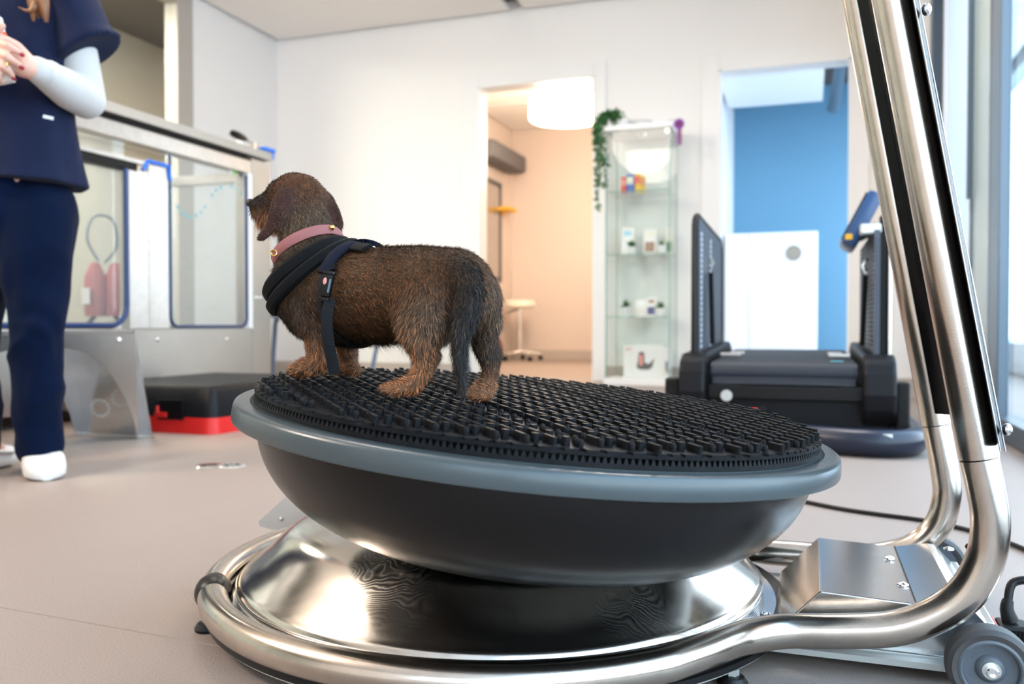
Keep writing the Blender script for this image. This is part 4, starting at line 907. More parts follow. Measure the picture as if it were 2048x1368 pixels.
# black ball plug between the two tube ends
pa = [ringpt(a) for a in np.linspace(-149.0, -140.5, 9)]
emit('rubber_plug', tube(bmesh.new(), pa, [TR*0.55, TR*0.93, TR*1.13, TR*1.22, TR*1.25, TR*1.22, TR*1.13, TR*0.93, TR*0.55], 24), 'black_rubber', pl, True)
up = lambda y, x0, z0, z1: [Vector((x0 - 0.180*(z-z0), y, z)) for z in np.linspace(z0, z1, 10)]
a = up(1.04, 0.1735, 0.2575, 1.02); b_ = up(1.40, 0.1770, 0.2545, 1.02)
bend = smooth_path([a[-1], Vector((a[-1].x-0.018, 1.055, 1.075)), Vector((a[-1].x-0.03, 1.12, 1.10)), Vector((a[-1].x-0.03, 1.32, 1.10)), Vector((a[-1].x-0.018, 1.385, 1.075)), b_[-1]], 8)
emit('upper_tube', tube(bmesh.new(), a[:-1]+bend+b_[::-1][1:], 0.0203, 32), 'tube_steel', pl, True)
for p, q in ((a[0], 1.04), (b_[0], 1.40)): emit('joint_ring', tube(bmesh.new(), [p+Vector((0.0005, 0, -0.0035)), p+Vector((0, 0, 0.0))], 0.0192, 24), 'black_plastic', pl)
# control panel sheet between the uprights, slightly dished
def px_(z, off, y): return Vector((0.1752 - 0.180*(z-0.255) + off, y, z))
YO = [(1.003, 0.0150), (1.012, 0.0195), (1.03, 0.0225), (1.06, 0.024), (1.20, 0.025), (1.33, 0.024), (1.355, 0.018), (1.366, 0.010), (1.374, 0.0)]
bm = bmesh.new(); zs = np.linspace(0.272, 1.03, 26); rows = []
for i, z in enumerate(zs):
    row = []
    for (y, o) in YO:
        zz = z
        if i == 0: zz = z + 0.004*math.sin(PI*(y-1.0)/0.38)
        row.append(bm.verts.new(px_(zz, o, y)))
    rows.append(row)
for r0, r1 in zip(rows[:-1], rows[1:]):
    for k in range(len(YO)-1): bm.faces.new((r0[k], r0[k+1], r1[k+1], r1[k]))
bmesh.ops.solidify(bm, geom=bm.faces[:], thickness=-0.003)
pnl = emit('control_panel', bm, 'black_gloss', pl, True)
for o in (-0.0006, 0.0040): emit('edge_trim', tube(bmesh.new(), [px_(z, 0.0150+o, 1.0025) for z in (0.270, 0.65, 1.03)], 0.0006, 6), 'bright_steel', pnl)
for z in (0.735, 0.292): emit('panel_bolt', sphere(bmesh.new(), px_(z, 0.026, 1.012), 0.0065, 14, (0.8, 1, 1)), 'bright_steel', pnl, True)
emit('panel_bolt', sphere(bmesh.new(), px_(0.292, 0.028, 1.39), 0.0065, 14), 'bright_steel', pnl, True)
# writing on the inner face of the panel (runs along it)
def hit(px, py, off=0.0195):   # the point of the panel's inner face seen at this place
    d = ray(px, py); # solve x = 0.1752-0.18(z-0.255)+off
    t_ = (0.1752 + 0.18*0.255 + off - 0.18*CAM_H)/(d.x + 0.18*d.z); return _c + d*t_
def stroke(pts, r, m, nm='lettering'):
    return emit(nm, tube(bmesh.new(), [hit(*p) for p in pts], r, 6, flat=0.4), m, pnl)
stroke([(1769, 121), (1772, 128)], 0.0012, 'print_white'); stroke([(1776, 127), (1776, 131), (1772, 134)], 0.0009, 'print_white')
for dx in (0, 4.5, 9): stroke([(1771+dx, 134), (1780+dx*1.05, 177 - dx*0.4)], 0.0011, 'print_white')
stroke([(1781, 189), (1788, 180)], 0.0012, 'print_white')
for (x, y) in ((1790, 235), (1793, 231), (1792, 240)): stroke([(x, y), (x+4, y-5)], 0.0006, 'print_white')
def ell(cx, cy, rx, ry, sl=0.25): return [(cx+rx*math.cos(a)+sl*ry*math.sin(a), cy+ry*math.sin(a)) for a in np.linspace(PI*0.45, PI*1.6, 12)]
stroke(ell(1822, 352, 6, 15), 0.0007, 'print_green'); stroke([(1814, 338), (1821, 336), (1819, 346)], 0.0006, 'print_green'); stroke(ell(1831, 403, 4, 6), 0.0007, 'print_green'); stroke([(1824, 385), (1829, 396)], 0.0005, 'print_green')
stroke(ell(1864, 566, 8, 30), 0.0008, 'print_green'); stroke([(1853, 538), (1857, 543), (1852, 549)], 0.0006, 'print_green'); stroke(ell(1872, 617, 4, 6), 0.0007, 'print_green')
# folded steel cover over the drive
prof = [(-0.040, 0.026), (0.014, 0.083), (0.118, 0.0785), (0.160, 0.0870), (0.172, 0.0855), (0.204, 0.050), (0.204, 0.020), (-0.040, 0.020)]
prof = [(a_, b2) for a_, b2 in prof]
o = emit('drive_cover', prism(bmesh.new(), prof, 0.275, frameM((0, 1.360, 0), (1, 0, 0), (0, 0, 1), (0, -1, 0))), 'sheet_steel', pl)
md = o.modifiers.new('b', 'BEVEL'); md.width = 0.0018; md.segments = 2
emit('cover_seam', B(0.1175, 0.119, 1.086, 1.359, 0.0786, 0.0796), 'black_plastic', o)
for p in (flr(1778, 1117, 0.080), flr(1805, 1170, 0.079), flr(1897, 1099, 0.080)): emit('cover_screw', lathe(bmesh.new(), [(0.0075, 0), (0.007, 0.0015), (0.003, 0.0032), (0.0028, 0.0015), (0, 0.0015)], 20, Matrix.Translation(p+Vector((0, 0, 0.0005)))), 'bright_steel', o, True)
emit('side_rail', B(-0.10, 0.205, 1.062, 1.085, 0.012, 0.019), 'galv', pl); emit('side_rail', B(-0.10, 0.205, 1.355, 1.378, 0.012, 0.019), 'galv', pl)
emit('drive_box', B(0.03, 0.200, 1.088, 1.358, 0.018, 0.064, 0.002), 'brushed', pl)
emit('floor_pan', B(-0.16, 0.205, 1.085, 1.355, 0.014, 0.020), 'galv', pl)
emit('power_inlet', B(0.199, 0.2070, 1.10, 1.145, 0.028, 0.056, 0.002), 'red_plastic', pl)
# wheels
def wheel(y, nm='transport_wheel', s=-1):
    W0 = Vector((0.180, y, 0.0425)); M_ = frameM(W0, (1, 0, 0), (0, 0, 1), (0, s, 0))
    w = emit(nm, lathe(bmesh.new(), [(0.031, -0.014), (0.037, -0.0155), (0.0415, -0.011), (0.0425, 0), (0.0415, 0.011), (0.037, 0.0155), (0.031, 0.0145)], 56, M_, close=True), 'wheel_tyre', pl, True)
    emit('wheel_hub', lathe(bmesh.new(), [(0.0, -0.012), (0.0315, -0.012), (0.0315, 0.0150), (0.0290, 0.0162), (0.0270, 0.0150), (0.0255, 0.0100), (0.0150, 0.0085), (0.0120, 0.0130), (0.0100, 0.0140), (0.0, 0.0140)], 56, M_), 'wheel_hub', w, True)
    emit('axle_washer', lathe(bmesh.new(), [(0, 0.014), (0.0095, 0.014), (0.0090, 0.0160), (0, 0.0160)], 24, M_), 'galv', w, True)
    emit('axle_bolt', lathe(bmesh.new(), [(0, 0.016), (0.0062, 0.016), (0.0062, 0.0225), (0.0052, 0.0235), (0.0036, 0.0235), (0.0034, 0.0195), (0, 0.0195)], 6 if False else 20, M_), 'bright_steel', w, True)
    return M_, w
M_, w = wheel(1.012)
# raised lettering on the hub disc
for k, ch in enumerate('BLICKLE'):
    a_ = math.radians(148 - 15*k)
    text_mesh('hub_lettering', ch, M_ @ Matrix.Translation((0.0205*math.cos(a_), 0.0205*math.sin(a_), 0.0092)) @ Matrix.Rotation(a_-PI/2, 4, 'Z'), 0.0058, 'wheel_hub', w, 0.0004)
wheel(1.425, s=1)
emit('axle', cyl(bmesh.new(), (0.18, 1.02, 0.0425), (0.18, 1.42, 0.0425), 0.006, seg=12), 'galv', pl, True)
# levelling feet
for (x, y) in ((-0.079, 0.978), (-0.745, 0.93), (-0.60, 1.50), (-0.22, 1.50)):
    f_ = emit('levelling_foot', lathe(bmesh.new(), [(0, 0.0005), (0.0165, 0.0005), (0.0170, 0.004), (0.013, 0.010), (0.006, 0.012), (0, 0.012)], 24, Matrix.Translation((x, y, 0))), 'black_rubber', pl, True)
    emit('foot_nut', lathe(bmesh.new(), [(0, 0.010), (0.0075, 0.010), (0.0075, 0.0185), (0, 0.0185)], 6, Matrix.Translation((x, y, 0))), 'galv', f_)
# small steel tab standing at the back left of the ring
q = [(516, 1043), (519, 1052), (545, 1060), (640, 1062), (640, 1000), (590, 985), (577, 990)]
bm = bmesh.new(); v1 = [bm.verts.new(at(x, y, 1.56)) for x, y in q]; v2 = [bm.verts.new(at(x, y, 1.563)) for x, y in q]
bm.faces.new(v1); bm.faces.new(v2[::-1])
for i in range(len(q)): bm.faces.new((v1[i], v1[(i+1) % len(q)], v2[(i+1) % len(q)], v2[i]))
emit('rear_tab', bm, 'matte_steel', pl)
emit('tab_rivet', sphere(bmesh.new(), at(562, 1038, 1.557), 0.004, 10), 'matte_steel', pl, True)

# power plug and cable at the back of the drive box
c0_ = Vector((0.205, 1.122, 0.042))
t = thing('power_cable', 'black mains plug and cable at the back of the steel drive box', 'cable', tuple(c0_))
pb = emit('plug_body', B(0.2075, 0.240, 1.105, 1.140, 0.026, 0.057, 0.004), 'black_plastic', t)
emit('strain_relief', tube(bmesh.new(), smooth_path([(0.222, 1.123, 0.057), (0.218, 1.125, 0.070), (0.220, 1.13, 0.080)], 3), [0.009, 0.0088, 0.008, 0.0075, 0.007, 0.0065, 0.006], 12), 'black_plastic', t, True)
for k in range(6): emit('grip_rib', B(0.214+0.004*k, 0.216+0.004*k, 1.1035, 1.106, 0.036, 0.052), 'tread_black', pb)
emit('cord', tube(bmesh.new(), smooth_path([(0.220, 1.13, 0.080), (0.227, 1.14, 0.098), (0.250, 1.15, 0.100), (0.275, 1.22, 0.070), (0.30, 1.32, 0.012), (0.36, 1.45, 0.006), (0.50, 1.8, 0.006)], 8), 0.0048, 12), 'black_plastic', t, True)
# corner of a steel power brick at the right edge
t = thing('steel_adapter', 'flat steel adapter box on the floor at the right edge by the plug', 'adapter', (0.30, 1.13, 0))
Mx = Matrix.Translation((0.315, 1.135, 0)) @ Matrix.Rotation(0.5, 4, 'Z')
emit('housing', B(-0.05, 0.05, -0.035, 0.05, 0.001, 0.034, 0.002, Mx), 'brushed', t); emit('connector', B(-0.07, -0.048, -0.025, 0.005, 0.006, 0.026, 0.004, Mx), 'black_plastic', t)
# row of black beads seen on the inner side of the near tube: a coiled cord
emit('bead_cord', tube(bmesh.new(), [Vector((0.1675, 1.055, 0.118+0.0022*k)) for k in range(20)], [0.0045 if k % 4 in (1, 2) else 0.0028 for k in range(20)], 10), 'black_rubber', pl, True)

# ================================================================== BALANCE BOWL (resting tilted on the dome)
BN = Vector((0.0937, 0.0108, 1.0)).normalized(); BC = Vector((-0.3229, 1.0199, 0.2878)); KB = 0.86   # KB: size of bowl, mat and dog
BX = Vector((0, 1, 0)).cross(BN).normalized(); BY = BN.cross(BX)
BM = frameM(BC, BX*KB, BY*KB, BN*KB)
bowl = thing('balance_bowl', 'black balance bowl with grey rim, tilted on the polished steel base', 'balance board', (-0.338, 1.018, 0.137))
prof = [(0.20, -0.012), (0.393, -0.004), (0.3965, 0.0), (0.4095, 0.0003), (0.4130, -0.0005), (0.4155, -0.0022), (0.4170, -0.0050), (0.4180, -0.0110), (0.4186, -0.0225), (0.4180, -0.0245), (0.4160, -0.0255), (0.386, -0.0240), (0.20, -0.0238)]
emit('rim', lathe(bmesh.new(), prof, 192, BM, close=True), 'rim_grey', bowl, True)
R0, DEP, FLAT = 0.386, 0.1765, 0.170
prof = [(0.0, -0.02), (R0-0.004, -0.02)] + [(FLAT+(R0-FLAT)*math.cos(th)**0.96, -0.0242-(DEP-0.0242)*math.sin(th)**0.98) for th in np.linspace(0, PI/2*0.999, 40)] + [(0, -DEP)]
emit('shell', lathe(bmesh.new(), prof, 192, BM), 'bowl_black', bowl, True)
emit('top_disc', lathe(bmesh.new(), [(0, -0.006), (0.392, -0.004), (0.392, 0.0008), (0, 0.0008)], 128, BM), 'rim_grey', bowl)

# ================================================================== KNOBBLY MAT
mt = thing('knob_mat', 'round black rubber mat of bars, pegs and domes covering the bowl top', 'mat', tuple(BC))
RM = 0.3915
emit('under_layer', lathe(bmesh.new(), [(0, 0.0012), (RM+0.001, 0.0012), (RM+0.0005, 0.0062), (0, 0.0062)], 160, BM), 'mat_rubber', mt)
bm = bmesh.new(); N = 330
for k in range(N):
    a = 2*PI*k/N; w = 2*PI*RM/N
    M_ = BM @ Matrix.Rotation(a, 4, 'Z') @ Matrix.Translation((RM-0.0025, 0, 0.0060))
    h = 0.0068; q = [M_ @ Vector(v) for v in ((0.0025, -w*0.36, 0), (0.0025, w*0.36, 0), (-0.003, w*0.36, 0), (-0.003, -w*0.36, 0), (0.001, -w*0.10, h), (0.001, w*0.10, h), (-0.002, w*0.10, h), (-0.002, -w*0.10, h))]
    V = [bm.verts.new(v) for v in q]
    for f in ((0, 1, 5, 4), (1, 2, 6, 5), (2, 3, 7, 6), (3, 0, 4, 7), (4, 5, 6, 7)): bm.faces.new([V[i] for i in f])
emit('underside_spikes', bm, 'mat_rubber', mt, kind='stuff')
emit('spike_backing', lathe(bmesh.new(), [(RM-0.010, 0.006), (RM-0.008, 0.006), (RM-0.008, 0.013), (RM-0.010, 0.013)], 128, BM, close=True), 'mat_rubber', mt)
emit('slab', lathe(bmesh.new(), [(0, 0.0125), (RM, 0.0125), (RM, 0.0156), (0, 0.0156)], 160, BM), 'mat_rubber', mt)
# upper slab with scalloped cut-outs at the edge
rr = random.Random(3); out = []; a = 0.0
while a < 2*PI-0.03:
    seg = rr.choice((0.024, 0.035, 0.05)); gap = rr.choice((0.014, 0.020, 0.034))
    for k in range(3): out.append((RM, a+seg*k/2))
    a += seg
    if a+gap > 2*PI: break
    dp = rr.choice((0.005, 0.007, 0.009))
    for k in range(7): u_ = k/6; out.append((RM-dp*math.sin(PI*u_)**0.5 if 0 < u_ < 1 else RM-0.0003, a+gap*u_))
    a += gap
emit('slab_top', prism(bmesh.new(), [(r_*math.cos(a_), r_*math.sin(a_)) for r_, a_ in out], 0.0030, BM @ Matrix.Translation((0, 0, 0.0155))), 'mat_rubber', mt)
# knob shapes, shared meshes
def shape(name, fn):
    bm = bmesh.new(); fn(bm); bmesh.ops.recalc_face_normals(bm, faces=bm.faces); me = bpy.data.meshes.new(name); bm.to_mesh(me); bm.free(); me.materials.append(MATS['mat_rubber']); return me
def f_bar(bm):
    L_, w, h = 0.0118, 0.0027, 0.0084
    base = [(L_, -w*0.5), (L_, w*0.5), (L_-0.0015, w), (-L_+0.001, w), (-L_, w*0.4), (-L_, -w*0.4), (-L_+0.001, -w), (L_-0.0015, -w)]
    a = [bm.verts.new((x, y, 0)) for x, y in base]; b_ = [bm.verts.new((x, y, h*0.93)) for x, y in base]; c = [bm.verts.new((x*0.96, y*0.75, h)) for x, y in base]
    for i in range(8):
        j = (i+1) % 8; bm.faces.new((a[i], a[j], b_[j], b_[i])); bm.faces.new((b_[i], b_[j], c[j], c[i]))
    bm.faces.new(c)
def f_peg(bm):
    w, d, h = 0.0044, 0.0036, 0.0092
    base = [(w, -d*0.7), (w, d*0.7), (w*0.7, d), (-w*0.7, d), (-w, d*0.7), (-w, -d*0.7), (-w*0.7, -d), (w*0.7, -d)]
    a = [bm.verts.new((x, y, 0)) for x, y in base]; b_ = [bm.verts.new((x, y, h)) for x, y in base]; c = [bm.verts.new((x*0.93, y*0.93, h+0.0003)) for x, y in base]
    for i in range(8):
        j = (i+1) % 8; bm.faces.new((a[i], a[j], b_[j], b_[i])); bm.faces.new((b_[i], b_[j], c[j], c[i]))
    bm.faces.new(c)
def f_dome(bm):
    r = 0.0032; prof = [(r, 0), (r*1.05, 0.0035), (r, 0.0055), (r*0.75, 0.0075), (r*0.35, 0.0083), (0, 0.0085)]
    lathe(bm, prof, 9)
SH = {'bar_knob': shape('bar_knob', f_bar), 'peg_knob': shape('peg_knob', f_peg), 'dome_knob': shape('dome_knob', f_dome)}
for nm in ('dome_knob', ):
    for p in SH[nm].polygons: p.use_smooth = True
items = []; ang = math.radians(-46)
d1 = Vector((math.cos(ang), math.sin(ang), 0)); d2 = Vector((-math.sin(ang), math.cos(ang), 0))
for i in range(-36, 37):
    for j in range(-28, 29):
        c = d1*(0.0375*(i + 0.5*(j % 2))) + d2*(0.0255*j)
        def add(nm, off, rot=0.0):
            q = c+off
            if q.length < RM-0.008: items.append((nm, q, rot+random.uniform(-0.03, 0.03)))
        if j % 9 == 4:
            for k in (-1, 0, 1): add('dome_knob', d1*(0.0076*k))
            add('dome_knob', d1*0.0150+d2*0.006)
        else:
            add('bar_knob', Vector((0, 0, 0))); add('dome_knob', d1*0.0155+d2*0.0010)
            add('peg_knob', d1*0.0105+d2*0.0128); 
            if i % 2: add('dome_knob', d1*-0.0040+d2*0.0128)
def knobM(q, rot): return BM @ Matrix.Translation((q.x, q.y, 0.0184)) @ Matrix.Rotation(ang+rot, 4, 'Z')
items.sort(key=lambda it: ((BM @ it[1]) - _c).length)
NP = 300
T_inv = Matrix.Translation(mt.location).inverted()
for nm, q, rot in items[:NP]:
    o = bpy.data.objects.new(nm, SH[nm]); COL.objects.link(o); o.parent = mt; o.matrix_local = T_inv @ knobM(q, rot)
allv, allf, base = [], [], 0
geo = {nm: (np.array([v.co[:] for v in me.vertices]), [tuple(p.vertices) for p in me.polygons]) for nm, me in SH.items()}
for nm, q, rot in items[NP:]:
    M_ = np.array(T_inv @ knobM(q, rot)); V, Fc = geo[nm]
    allv.append(V @ M_[:3, :3].T + M_[:3, 3]); allf += [tuple(i+base for i in f) for f in Fc]; base += len(V)
me = bpy.data.meshes.new('knob_field'); me.from_pydata(np.vstack(allv).tolist(), [], allf); me.materials.append(MATS['mat_rubber'])
o = bpy.data.objects.new('knob_field', me); COL.objects.link(o); o.parent = mt; o['kind'] = 'stuff'
# ================================================================== DOG
dog = thing('dog', 'small wire-haired brown dachshund in black harness standing on the knobbly mat, looking away', 'dog', tuple(at(760, 770, 1.14)))
bm = bmesh.new()
def A(x, y, d): return at(x, y, d*KB)
# colours (linear)
cB = (0.125, 0.052, 0.017); cD = (0.018, 0.015, 0.014); cT = (0.34, 0.145, 0.060); cG = (0.19, 0.125, 0.080); cE = (0.080, 0.028, 0.018); cH = (0.165, 0.056, 0.016); cM = (0.065, 0.036, 0.020)
HEAD = Vector((-0.916, 0.40, 0)).normalized(); LEFT = Vector((-0.40, -0.916, 0)).normalized(); UPV = Vector((0, 0, 1)); BACK = -HEAD
blobs = []   # (centre, radius, colour, fur direction, fur length)
def C_(p0, r0, p1, r1, col, col2=None, flow=None, fl=0.008, flc=None):
    r0 *= KB; r1 *= KB; fl *= KB; cone_ball(bm, p0, r0, p1, r1, 20)
    fd = flow if flow is not None else (p1-p0)
    for k in range(4):
        u_ = k/3; c_ = p0.lerp(p1, u_); cc = col if col2 is None else tuple(a*(1-u_)+b*u_ for a, b in zip(col, col2))
        blobs.append((c_, r0*(1-u_)+r1*u_, cc, fd.normalized() if fd.length > 1e-6 else Vector((0, 0, -1)), fl))
def blob(p, r, col, flow=Vector((0, 0, -1)), fl=0.008): blobs.append((p, r, col, flow.normalized(), fl))
dn = Vector((0, 0, -1)); bk = (BACK*1.0+dn*0.45)
# torso
chest = A(640, 578, 1.225); m1 = A(705, 588, 1.190); m2 = A(775, 590, 1.150); m3 = A(850, 584, 1.110); rump = A(905, 582, 1.085)
C_(chest, 0.068, m1, 0.066, cM, cM, bk); C_(m1, 0.066, m2, 0.064, cB, cB, bk); C_(m2, 0.064, m3, 0.059, cB, cB, bk); C_(m3, 0.059, rump, 0.054, cB, cB, bk)
C_(A(700, 630, 1.20), 0.045, A(640, 610, 1.225), 0.055, cD, cM, bk)      # brisket
C_(A(720, 642, 1.185), 0.034, A(800, 628, 1.14), 0.030, cD, cM, bk, 0.012)
C_(rump, 0.054, A(940, 600, 1.075), 0.040, cB, cG, dn+BACK*0.3)
# chest front and neck
C_(A(600, 560, 1.235), 0.040, chest, 0.060, cG, cM, dn+BACK*0.3)
nk0 = A(628, 545, 1.235); nk1 = A(618, 480, 1.250); nk2 = A(608, 425, 1.262)
C_(nk1, 0.0415, nk0, 0.058, cG, cM, dn+BACK*0.5); C_(nk2, 0.0395, nk1, 0.0415, cM, cG, dn+BACK*0.4)
# skull, brow, muzzle
C_(A(602, 398, 1.265), 0.0365, A(590, 392, 1.275), 0.0345, cH, cH, BACK+dn*0.6, 0.004)
C_(A(618, 410, 1.262), 0.033, nk2, 0.036, cH, cM, dn+BACK*0.3, 0.005)
C_(A(567, 392, 1.288), 0.026, A(590, 396, 1.278), 0.033, cD, cH, BACK, 0.006)
C_(A(515, 414, 1.322), 0.0130, A(556, 404, 1.295), 0.0235, cD, cD, BACK+dn*0.3, 0.006)
C_(A(520, 428, 1.318), 0.0120, A(556, 424, 1.294), 0.0190, cT, cM, dn*0.8+BACK*0.6, 0.013)
C_(A(512, 427, 1.322), 0.0085, A(545, 432, 1.298), 0.0175, cM, cT, dn+BACK*0.3, 0.010)
C_(A(526, 444, 1.308), 0.0100, A(562, 442, 1.285), 0.0190, cT, cT, dn+BACK*0.2, 0.018)
# near foreleg
C_(A(622, 600, 1.190), 0.036, A(633, 645, 1.182), 0.028, cM, cM, dn); C_(A(633, 645, 1.182), 0.027, A(638, 680, 1.180), 0.0195, cM, cT, dn)
C_(A(638, 680, 1.180), 0.0195, A(640, 722, 1.176), 0.0155, cT, cT, dn)
C_(A(640, 724, 1.176), 0.0150, A(600, 738, 1.172), 0.0120, cT, cT, HEAD)
for k, (x, y, d) in enumerate(((583, 739, 1.163), (585, 737, 1.172), (590, 736, 1.182), (600, 735, 1.190))):
    C_(A(606, 736, d), 0.0085, A(x, y+2, d), 0.0068, cT, cT, HEAD, 0.005)
# far foreleg
C_(A(690, 640, 1.270), 0.028, A(694, 690, 1.272), 0.0165, cM, cT, dn); C_(A(694, 690, 1.272), 0.0165, A(696, 728, 1.268), 0.0135, cT, cT, dn)
C_(A(696, 732, 1.266), 0.0130, A(708, 738, 1.252), 0.0105, cT, cT, HEAD); C_(A(684, 734, 1.268), 0.010, A(674, 741, 1.262), 0.007, cT, cT, HEAD)
# near hind leg
C_(A(870, 612, 1.052), 0.039, A(858, 645, 1.038), 0.033, cB, cG, dn, 0.010); C_(A(858, 645, 1.035), 0.033, A(842, 680, 1.030), 0.0215, cG, cT, dn, 0.011)
C_(A(838, 622, 1.072), 0.036, A(842, 665, 1.035), 0.026, cB, cG, dn, 0.012)
C_(A(842, 680, 1.030), 0.0205, A(862, 712, 1.030), 0.0120, cT, cT, dn); C_(A(842, 690, 1.028), 0.0170, A(846, 722, 1.026), 0.0125, cT, cT, dn)
C_(A(864, 708, 1.030), 0.0110, A(868, 714, 1.030), 0.0100, cM, cM, dn, 0.004)
C_(A(860, 718, 1.028), 0.0125, A(826, 768, 1.022), 0.0115, cT, cT, dn+HEAD*0.4)
C_(A(826, 770, 1.021), 0.0120, A(792, 777, 1.020), 0.0095, cT, cT, HEAD, 0.006)
for k, (x, y, d) in enumerate(((768, 780, 1.014), (766, 777, 1.022), (772, 775, 1.030), (785, 786, 1.008))):
    C_(A(798, 778, d), 0.0075, A(x, y, d), 0.0058, cT, cT, HEAD, 0.005)
# far hind leg
C_(A(940, 600, 1.10), 0.040, A(963, 645, 1.115), 0.027, cG, cG, dn, 0.008); C_(A(963, 645, 1.115), 0.026, A(970, 682, 1.118), 0.0175, cM, cM, dn)
C_(A(970, 682, 1.118), 0.0170, A(987, 708, 1.118), 0.0115, cM, cM, dn); C_(A(966, 686, 1.118), 0.0155, A(976, 722, 1.116), 0.0115, cM, cM, dn); C_(A(986, 712, 1.118), 0.0120, A(976, 765, 1.112), 0.0105, cM, cT, dn)
C_(A(974, 772, 1.110), 0.0125, A(952, 785, 1.104), 0.0100, cT, cT, HEAD)
for x, y, d in ((944, 789, 1.098), (952, 792, 1.095), (963, 792, 1.095), (977, 790, 1.100)): C_(A(966, 780, 1.104), 0.0090, A(x, y, d), 0.0068, cT, cT, HEAD+dn*0.3, 0.005)
# tail hanging over the rump
tl = [(900, 540, 1.060, 0.020), (930, 552, 1.035, 0.0190), (940, 590, 1.018, 0.0165), (930, 632, 1.008, 0.0155), (920, 672, 1.004, 0.0120), (919, 710, 1.000, 0.0090), (922, 745, 1.000, 0.0070), (925, 785, 0.999, 0.0040)]
for a, b_ in zip(tl[:-1], tl[1:]): C_(A(*a[:3]), a[3], A(*b_[:3]), b_[3], cD, cD, None, 0.012)
# ears: chains of flattened ellipsoids
def flap(pts, col, away=Vector((0, 0, 0))):
    for (x0, y0, d0, r0), (x1, y1, d1, r1) in zip(pts[:-1], pts[1:]):
        for k in range(4):
            u_ = k/4; p = A(x0+(x1-x0)*u_, y0+(y1-y0)*u_, d0+(d1-d0)*u_); r_ = (r0+(r1-r0)*u_)*KB
            ax = (A(x1, y1, d1)-A(x0, y0, d0)).normalized(); nn = (_f*1.0 + _r*away.x).normalized(); nn = (nn-ax*nn.dot(ax)).normalized(); sd = ax.cross(nn)
            sphere(bm, p, 1.0, 14, (r_, r_*1.1, 0.0037), frameM((0, 0, 0), sd, ax, nn))
            blobs.append((p, r_*0.9, col, ax, 0.0025))
    x, y, d, r_ = pts[-1]
flap([(572, 378, 1.238, 0.010), (572, 395, 1.226, 0.0175), (563, 415, 1.222, 0.0185), (552, 436, 1.224, 0.0130), (540, 456, 1.228, 0.0095), (526, 472, 1.232, 0.0080), (520, 476, 1.233, 0.0060)], cE)
flap([(643, 388, 1.262, 0.008), (655, 405, 1.264, 0.0150), (664, 430, 1.264, 0.0175), (672, 450, 1.262, 0.0150), (672, 470, 1.260, 0.0085), (668, 480, 1.258, 0.0055)], cE, Vector((0.5, 0, 0)))
# extra colour centres: dark saddle along the spine, black belly, pale thigh
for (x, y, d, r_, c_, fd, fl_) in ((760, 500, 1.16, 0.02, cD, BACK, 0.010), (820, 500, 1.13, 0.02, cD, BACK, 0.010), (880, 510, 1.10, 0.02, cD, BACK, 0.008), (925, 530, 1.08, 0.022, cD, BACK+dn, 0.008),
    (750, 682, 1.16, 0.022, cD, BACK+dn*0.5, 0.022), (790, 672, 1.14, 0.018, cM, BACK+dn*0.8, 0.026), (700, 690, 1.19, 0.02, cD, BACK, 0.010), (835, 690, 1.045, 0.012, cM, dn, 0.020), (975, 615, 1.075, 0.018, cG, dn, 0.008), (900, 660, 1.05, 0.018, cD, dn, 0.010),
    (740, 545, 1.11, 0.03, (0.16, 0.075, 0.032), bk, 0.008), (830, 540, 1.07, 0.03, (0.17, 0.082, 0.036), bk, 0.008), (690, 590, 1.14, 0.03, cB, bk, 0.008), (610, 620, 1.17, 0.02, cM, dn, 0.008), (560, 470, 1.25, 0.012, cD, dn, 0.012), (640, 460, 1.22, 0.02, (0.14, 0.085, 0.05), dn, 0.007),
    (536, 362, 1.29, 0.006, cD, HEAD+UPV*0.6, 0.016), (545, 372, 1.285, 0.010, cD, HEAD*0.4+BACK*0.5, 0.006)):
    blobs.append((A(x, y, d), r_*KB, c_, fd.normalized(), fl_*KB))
C_(A(800, 590, 1.125), 0.050, A(868, 590, 1.078), 0.047, cB, cB, bk); C_(A(868, 590, 1.078), 0.047, A(862, 625, 1.055), 0.040, cB, cB, dn)
body_bm = remeshed(bm, 0.0021, 14)
bmesh.ops.triangulate(body_bm, faces=body_bm.faces[:])
body = emit('body', body_bm, 'dog_skin', dog, True)
for p in body.data.polygons: p.use_smooth = True
me = body.data; nv = len(me.vertices)
co = np.empty(nv*3); me.vertices.foreach_get('co', co); co = co.reshape(-1, 3) + np.array(dog.location)
Bc = np.array([b[0][:] for b in blobs]); Br = np.array([b[1] for b in blobs]); Bk = np.array([b[2] for b in blobs]); Bf = np.array([b[3][:] for b in blobs]); Bl = np.array([b[4] for b in blobs])
def blend(P):
    d = np.linalg.norm(P[:, None, :]-Bc[None], axis=2)/Br[None]
    w = 1/np.maximum(d, 0.25)**7; w /= w.sum(1, keepdims=True)
    return w@Bk, w@Bf, w@Bl
def vnoise(P, s, seed):
    """cheap smooth value noise from sines"""
    r_ = np.random.default_rng(seed); v = 0
    for k in range(6):
        q = r_.normal(size=3)*s; v = v+np.sin(P@q+r_.uniform(0, 6.28))
    return v/6
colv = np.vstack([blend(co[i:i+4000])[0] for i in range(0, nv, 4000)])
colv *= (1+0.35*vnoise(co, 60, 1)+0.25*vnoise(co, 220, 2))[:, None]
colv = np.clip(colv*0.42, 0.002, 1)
ca = me.color_attributes.new('Col', 'FLOAT_COLOR', 'POINT'); ca.data.foreach_set('color', np.c_[colv, np.ones(nv)].ravel())
